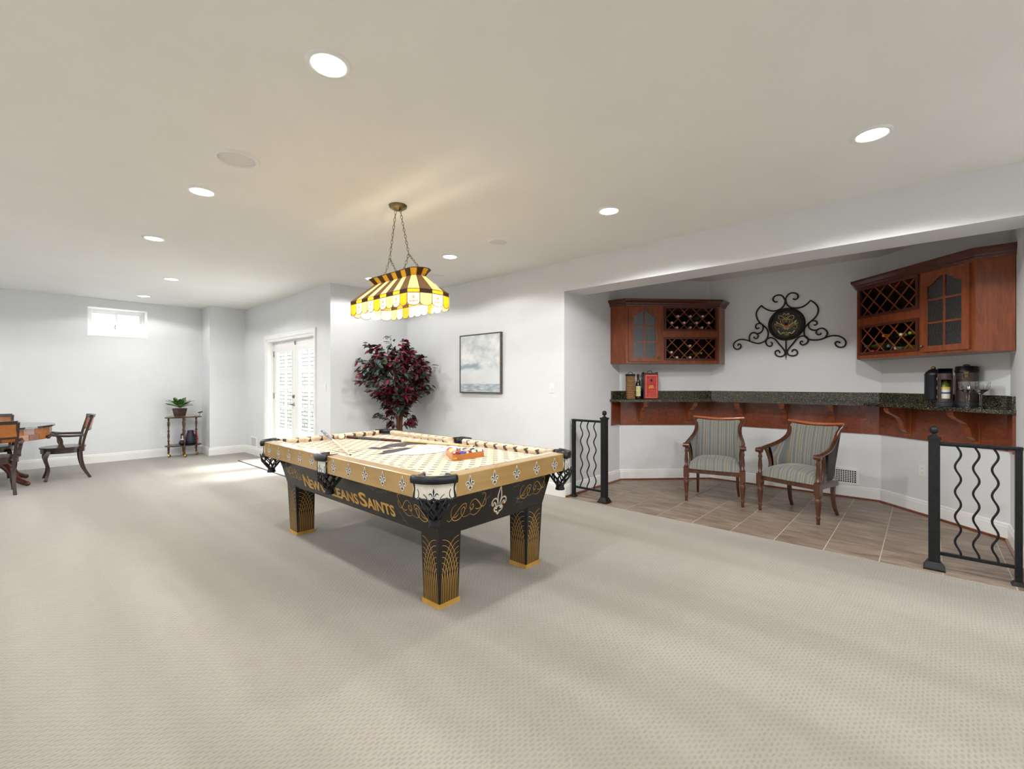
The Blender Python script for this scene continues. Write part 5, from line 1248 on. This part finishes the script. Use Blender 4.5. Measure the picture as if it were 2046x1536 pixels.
#@@TREE
# ================================================================ RED-LEAVED TREE
TX, TY = 3.83, 5.70
TR = thing('potted_tree', 'tall artificial tree with dark red and green leaves in the corner behind the pool table', 'tree', (TX, TY, 0))
MB().lathe([(0, 0), (.13, 0), (.14, .02), (.17, .26), (.18, .28), (.18, .30), (.165, .30), (.16, .27), (0, .27)], (0, 0, 0), 24).build('pot', pm('pot_clay', (60, 44, 36), (44, 32, 26), 14, .5), TR)
bark = pm('bark', (116, 76, 48), (70, 44, 28), 20, .85, stretch=(1, 1, .25), bump=.6)
for k, (dx, dy) in enumerate(((-.02, 0), (.035, -.02))):
    tr = [(dx * .8 + .02 * math.sin(i * 1.3 + k), dy + .015 * math.cos(i * 1.1 + k), .27 + i * .13) for i in range(8)]
    MB().tube(cr(tr, 4), [.03 - .016 * i / 28 for i in range(29)], 8).build('trunk', bark, TR)
rl = random.Random(11)
leafp = []
def leafmesh(mat, L=.082, W=.022):
    m = MB(); n = 6
    def f(u, v):
        w = W * math.sin(PI * min(1, u * .98 + .02)) ** .8 * (1 - .25 * u) * (2 * v - 1); return Vector((w, u * L, -.012 * u * u + abs(2 * v - 1) * .004))
    m.grid(f, 6, 2); me = m.mesh('leaf'); me.materials.append(mat); return me
lm = [pm('leaf_red_dark', (92, 18, 32), (62, 12, 22), 30, .4), pm('leaf_red', (140, 30, 46), (108, 20, 34), 30, .38), pm('leaf_green_dark', (38, 54, 46), (52, 66, 58), 30, .35), pm('leaf_green_grey', (92, 112, 106), (66, 86, 80), 30, .35), pm('leaf_olive', (80, 94, 62), (60, 74, 46), 30, .35)]
lmesh = [leafmesh(x) for x in lm]
CZ, RX, RZ = 1.40, .54, .52
tips = []
# branches with leaf sprays
sprays = []
for k in range(120):
    a = rl.uniform(0, 2 * PI); v = rl.uniform(-1, 1)
    rr = rl.uniform(.45, 1.0) ** .6
    z = CZ + RZ * v * rr
    env = RX * math.sqrt(max(0, 1 - v * v)) * (1.05 if v > -.2 else .92)
    sprays.append((env * rr * math.cos(a), env * rr * math.sin(a), z))
for e in ((-.42, .40, 1.66), (-.34, .3, 1.90), (-.10, .10, 2.0), (-.2, .18, 1.86), (.02, -.05, 1.97), (-.25, .23, .86), (.16, -.14, .80), (-.12, .1, .72), (.13, -.10, .70), (-.3, .27, 1.84)): sprays.append(e)
lim_x, lim_y = 4.285 - TX, 6.165 - TY
nleaf = 0; st_v = MB(); br = MB()
stuff = [MB() for _ in lm]
for (x, y, z) in sprays:
    x = min(x, lim_x - .05); y = min(y, lim_y - .05)
    tip = Vector((x, y, z)); start = Vector((.0, 0, max(.62, min(1.25, z - .28)))); mid = start.lerp(tip, .55) + Vector((0, 0, .07))
    path = cr([start, mid, tip], 6); br.tube(path, [.006 - .0042 * i / 12 for i in range(13)], 5)
    outd = Vector((x, y, 0)); outd = outd.normalized() if outd.length > .02 else Vector((1, 0, 0))
    red = .55 + .3 * mnoise(Vector((x * 3, y * 3, z * 3))) * 2
    for j in range(26):
        t_ = .45 + .58 * rl.random() if j else 1.0
        seg = min(1, t_); idx = seg * 12; p = path[int(idx)].lerp(path[min(12, int(idx) + 1)], idx - int(idx)) + Vector((rl.gauss(0, .022), rl.gauss(0, .022), rl.gauss(0, .022)))
        p.x = min(p.x, lim_x - .03); p.y = min(p.y, lim_y - .03)
        yaw = math.atan2(outd.y, outd.x) - PI / 2 + rl.uniform(-1.5, 1.5); pit = rl.uniform(-1.1, .35); rol = rl.uniform(-.9, .9)
        q = Euler((pit, rol, yaw)).to_matrix()
        endp = p + q @ Vector((0, .068, 0))
        if endp.x > lim_x or endp.y > lim_y: q = Euler((pit, rol, yaw + PI)).to_matrix()
        ci = (rl.choice((0, 0, 1, 1, 0)) if rl.random() < red else rl.choice((2, 2, 3, 3, 4)))
        leafp.append((p, q, ci, rl.uniform(.8, 1.25)))
view = (EYEP - Vector((TX, TY, 1.3)))
view.z = 0; view.normalize()
leafp.sort(key=lambda L: -(L[0].dot(view)))
for i, (p, q, ci, s) in enumerate(leafp):
    if i < 300:
        o = place('leaf', lmesh[ci], TR); o.matrix_local = Matrix.Translation(p) @ (q.to_4x4()) @ Matrix.Scale(s, 4)
    else:
        me = lmesh[ci]; vs = [p + q @ (v.co * s) for v in me.vertices]; stuff[ci].add(vs, [tuple(f.vertices) for f in me.polygons], 0, True)
fol = MB()
for ci, sb_ in enumerate(stuff):
    b0_ = len(fol.v); fol.v += sb_.v; fol.f += [tuple(b0_ + i for i in f) for f in sb_.f]; fol.mi += [ci] * len(sb_.f); fol.sm += sb_.sm
fo = fol.build('foliage', lm, TR); fo['kind'] = 'stuff'
bo = br.build('branches', bark, TR); bo['kind'] = 'stuff'

#@@LEFT
# ================================================================ FAR LEFT CORNER
# serving cart
SCx, SCy = 2.10, 9.90
CA = thing('serving_cart', 'dark two-tier oval serving cart with turned legs and brass casters', 'cart', (SCx, SCy, 0))
def oval(a, b, n=36): return [(a * math.cos(2 * PI * k / n), b * math.sin(2 * PI * k / n)) for k in range(n)]
MB().prism(oval(.275, .185), .70, .716).build('top_shelf', M['walnut'], CA, bevel=.003); MB().prism(oval(.275, .185), .198, .214).build('lower_shelf', M['walnut'], CA, bevel=.003)
MB().tube([(x, y, .735) for x, y in oval(.262, .172)], .003, 5, closed=True).build('gallery_rail', M['bright_brass'], CA)
LEGP = [(0, .0), (.010, .0), (.014, .01), (.012, .03), (.018, .045), (.018, .06), (.011, .07), (.016, .10), (.019, .14), (.014, .18), (.010, .20), (.017, .215), (.017, .235), (.010, .25), (.013, .30), (.019, .34), (.019, .37), (.010, .40), (.016, .42), (.016, .44), (.009, .45), (.013, .46)]
turned = [(r_, .245 + z) for r_, z in LEGP]
for a, b in ((-.215, .02), (-.02, -.16), (.20, .03), (.03, .155)):
    MB().lathe([(.014, .07), (.017, .09), (.013, .11), (.017, .13), (.017, .2)] + [(max(r_, .008), z) for r_, z in turned[1:]], (a, b, 0), 12).build('leg', M['mahogany'], CA)
    cw_ = MB(); cw_.lathe([(.0, -.009), (.026, -.009), (.028, 0), (.026, .009), (0, .009)], (a + .012, b, .029), 18, axis=(.6, -.8, 0)); cw_.tube([(a, b, .075), (a, b, .055), (a + .006, b, .03)], .006, 6); cw_.build('caster', M['bright_brass'], CA)
m = MB()
m.tube(cr([(.14, -.10, .716), (.17, -.09, .76), (.205, -.08, .785), (.225, -.075, .775)], 5), .005, 6); m.tube(cr([(.25, .07, .716), (.275, .075, .75), (.29, .08, .79), (.30, .07, .785)], 5), .005, 6); m.build('handle_brackets', M['bright_brass'], CA)
MB().tube([(.215, -.085, .782), (.26, -.0, .786), (.305, .085, .79)], [.013, .017, .013], 10).build('push_handle', M['walnut'], CA)
# plant
PL = thing('potted_plant', 'green leafy plant in a dark square pot on the serving cart', 'plant', (SCx - .06, SCy - .02, .717), R(20))
MB().frust([(-.058, -.058), (.058, -.058), (.058, .058), (-.058, .058)], 0, [(-.083, -.083), (.083, -.083), (.083, .083), (-.083, .083)], .15).build('pot', pm('pot_brown', (62, 34, 30), (46, 24, 22), 16, .35), PL, bevel=.004)
MB().prism([(-.076, -.076), (.076, -.076), (.076, .076), (-.076, .076)], .15, .153).build('soil', pm('soil', (40, 32, 26), (28, 22, 18), 60, .95), PL)
pg = [pm('plant_leaf_a', (70, 112, 52), (50, 88, 40), 14, .4), pm('plant_leaf_b', (124, 160, 96), (94, 132, 68), 14, .4)]
rp = random.Random(4)
for k in range(30):
    az = k * 2.4 + rp.uniform(-.2, .2); el = rp.uniform(.35, 1.3); Ll = rp.uniform(.20, .27) * (1.0 if el < .8 else .9); wd_ = rp.uniform(.028, .038)
    def f(u, v, Ll=Ll, wd_=wd_, el=el):
        s = u; bend = .9 * s * s * (1 - el * .4)
        r_ = Ll * s * math.cos(el) + .3 * Ll * s * s * (1 - math.cos(el)); z = Ll * s * math.sin(el) * 1.0 - .26 * Ll * bend + .01
        w = wd_ * (.12 + math.sin(PI * max(0, (s - .25) / .75)) ** .7 if s > .25 else .12) * (2 * v - 1)
        return Vector((r_, w, z + abs(2 * v - 1) * .006))
    lo_ = MB().grid(f, 10, 2).build('leaf', pg[k % 2 if k % 3 else 0], PL); lo_.rotation_euler = (0, 0, az); lo_.location = (0, 0, .15)
# things on the lower shelf
BG = thing('drawstring_bag', 'dark blue leather bag with a red strap on the cart lower shelf', 'bag', (SCx + .105, SCy + .0, .2145), R(15))
MB().lathe([(0, 0), (.085, 0), (.092, .02), (.085, .10), (.06, .19), (.048, .235), (.055, .25), (0, .24)], (0, 0, 0), 18, sc=(1, .7)).build('bag_body', pm('navy_leather', (28, 32, 52), (18, 20, 34), 16, .35), BG)
MB().tube(cr([(.05, -.02, .24), (.085, -.04, .17), (.10, -.045, .08), (.085, -.05, .02)], 5), .008, 6, flat=.5).tube(cr([(.04, .03, .24), (.08, .035, .17), (.105, .02, .10)], 5), .008, 6).build('red_strap', pm('red_strap', (190, 36, 32), (160, 28, 26), 16, .5), BG)
GV = thing('round_jar', 'small glossy dark round jar with white lid on the cart lower shelf', 'jar', (SCx - .03, SCy - .075, .2145))
MB().lathe([(0, 0), (.03, 0), (.055, .025), (.06, .05), (.045, .085), (.028, .093)], (0, 0, 0), 18).build('jar_body', pm('jar_dark', (22, 26, 32), (34, 40, 48), 16, .15), GV); MB().lathe([(.03, .092), (.033, .10), (.02, .112), (0, .115)], (0, 0, 0), 16).build('lid', M['ivory'], GV)
BT = thing('dark_box', 'small upright black box behind the jar on the cart lower shelf', 'box', (SCx - .005, SCy + .06, .2145))
MB().box((-.022, -.015, 0), (.022, .015, .19)).build('box_body', M['rubber'], BT, bevel=.002); MB().box((-.012, -.0155, .10), (.012, -.0151, .16)).build('white_label', M['ivory'], BT)
TRy = thing('glass_tray', 'shallow clear glass dish on the cart lower shelf beside the jar', 'dish', (SCx - .14, SCy + .02, .2145))
MB().lathe([(0, 0), (.05, 0), (.075, .03), (.078, .03), (.052, .004), (0, .004)], (0, 0, 0), 22).build('dish', M['pane'], TRy)
# round game table
GT = thing('game_table', 'round game table with burl wood apron and carved claw-foot pedestal', 'table', (-.205, 8.885, 0))
MB().prism(oval(.625, .625, 56), .742, .765).build('tabletop', pm('table_black_top', (40, 42, 44), (30, 32, 34), 8, .15, coat=.5), GT, bevel=.004)
n = 28
for k in range(n):
    for row in range(2):
        a0_, a1_ = 2 * PI * (k + .5 * row) / n, 2 * PI * (k + 1 + .5 * row) / n; z0_, z1_ = (.665, .741) if row else (.592, .664)
        r0_, r1_ = (.575, .592) if row else (.568, .586)
        MB().prism([(r0_ * math.cos(a0_ + .004), r0_ * math.sin(a0_ + .004)), (r1_ * math.cos(a0_ + .004), r1_ * math.sin(a0_ + .004)), (r1_ * math.cos(a1_ - .004), r1_ * math.sin(a1_ - .004)), (r0_ * math.cos(a1_ - .004), r0_ * math.sin(a1_ - .004))], z0_, z1_).build('veneer_block', M['burl' if (k + row) % 3 else 'burl_dark'], GT)
MB().prism(oval(.57, .57, 40), .585, .742).build('apron_core', M['burl_dark'], GT)
MB().lathe([(.0, .585), (.16, .585), (.15, .56), (.07, .53), (.06, .47), (.09, .40), (.11, .33), (.08, .25), (.10, .2), (.09, .15), (0, .15)], (0, 0, 0), 24).build('pedestal', M['cherry_dark'], GT)
for k in range(4):
    a = PI / 4 + k * PI / 2; c_, s_ = math.cos(a), math.sin(a)
    pts = cr([(.06, .30), (.16, .30), (.27, .22), (.36, .10), (.45, .05), (.50, .035)], 5)
    MB().tube([(p.x * c_, p.x * s_, p.y) for p in pts], [.055 - .026 * i / (len(pts) - 1) for i in range(len(pts))], 8).ball((.50 * c_, .50 * s_, .031), .03, 12, 8).build('claw_foot', M['cherry_dark'], GT)
# armchairs of the game table
def gamechair(label, loc, rz):
    T = thing('game_chair', label, 'chair', loc, rz, 'armchairs around the game table')
    seat = [(.245 * math.cos(a) * (1 + .06 * math.sin(a)), -.015 + .235 * math.sin(a)) for a in [2 * PI * k / 32 for k in range(32)]]
    MB().prism(seat, .425, .445, sm=True).build('seat', M['walnut'], T, bevel=.004); MB().prism([(x * .95, y * .95) for x, y in seat], .365, .425, sm=True).build('seat_apron', M['walnut'], T)
    for s in (-1, 1):
        MB().tube(cr([(s * .185, -.165, .40), (s * .20, -.195, .30), (s * .175, -.165, .15), (s * .19, -.195, .0)], 6), [.030, .031, .032, .032, .031, .030, .029, .028, .027, .025, .024, .023, .022, .021, .02, .02, .021, .023, .024], 4, sm=False).build('leg', M['walnut'], T)
        MB().tube(cr([(s * .19, .15, .40), (s * .19, .16, .25), (s * .192, .19, .12), (s * .20, .245, .0)], 6), .023, 4, sm=False).build('leg', M['walnut'], T)
        MB().tube(cr([(s * .195, .165, .38), (s * .20, .175, .50), (s * .215, .205, .65), (s * .225, .26, .855)], 6), .021, 4, sm=False).build('back_post', M['walnut'], T)
        MB().tube(cr([(s * .205, .185, .60), (s * .245, .10, .60), (s * .262, -.02, .605), (s * .255, -.13, .625), (s * .25, -.17, .615)], 6), [.018] * 25, 6).ball((s * .25, -.168, .607), .025, 10, 8).build('arm', M['walnut'], T)
        MB().tube(cr([(s * .232, -.02, .43), (s * .236, -.045, .49), (s * .246, -.05, .55), (s * .254, -.075, .605)], 5), .026, 4, sm=False).build('arm_support', M['walnut'], T)
    def bk(y0_, z0_, z1_, t):
        def f(u, v): 
            x = (2 * u - 1) * (.215 + .01 * v); z = z0_ + (z1_ - z0_) * v; y = .17 + (z - .45) * .21 + .045 * (1 - (2 * u - 1) ** 2) * 1.0; return Vector((x, y + t, z))
        return f
    def slab(nm, z0_, z1_, t0, t1, mt):
        m = MB(); nu = 10; F0, F1 = bk(0, z0_, z1_, t0), bk(0, z0_, z1_, t1)
        m.grid(F0, nu, 2); m.grid(F1, nu, 2)
        m.grid(lambda u, v: F0(u, 0).lerp(F1(u, 0), v), nu, 1); m.grid(lambda u, v: F0(u, 1).lerp(F1(u, 1), v), nu, 1); m.grid(lambda u, v: F0(0, v).lerp(F1(0, v), u), 1, 1); m.grid(lambda u, v: F0(1, v).lerp(F1(1, v), u), 1, 1)
        m.build(nm, mt, T)
    slab('top_rail', .835, .875, -.018, .018, M['walnut']); slab('back_panel', .685, .835, -.010, .010, M['burl']); slab('lower_rail', .66, .685, -.014, .014, M['walnut'])
    return T
gamechair('dark wooden armchair with burl back drawn out from the game table', (.51, 8.88, 0), R(-90))
gamechair('dark wooden armchair with burl back panel, its back toward the open carpet', (-.16, 8.20, 0), R(180))
gamechair('dark wooden armchair tucked between the game table and the window wall', (-.20, 9.62, 0), R(0))
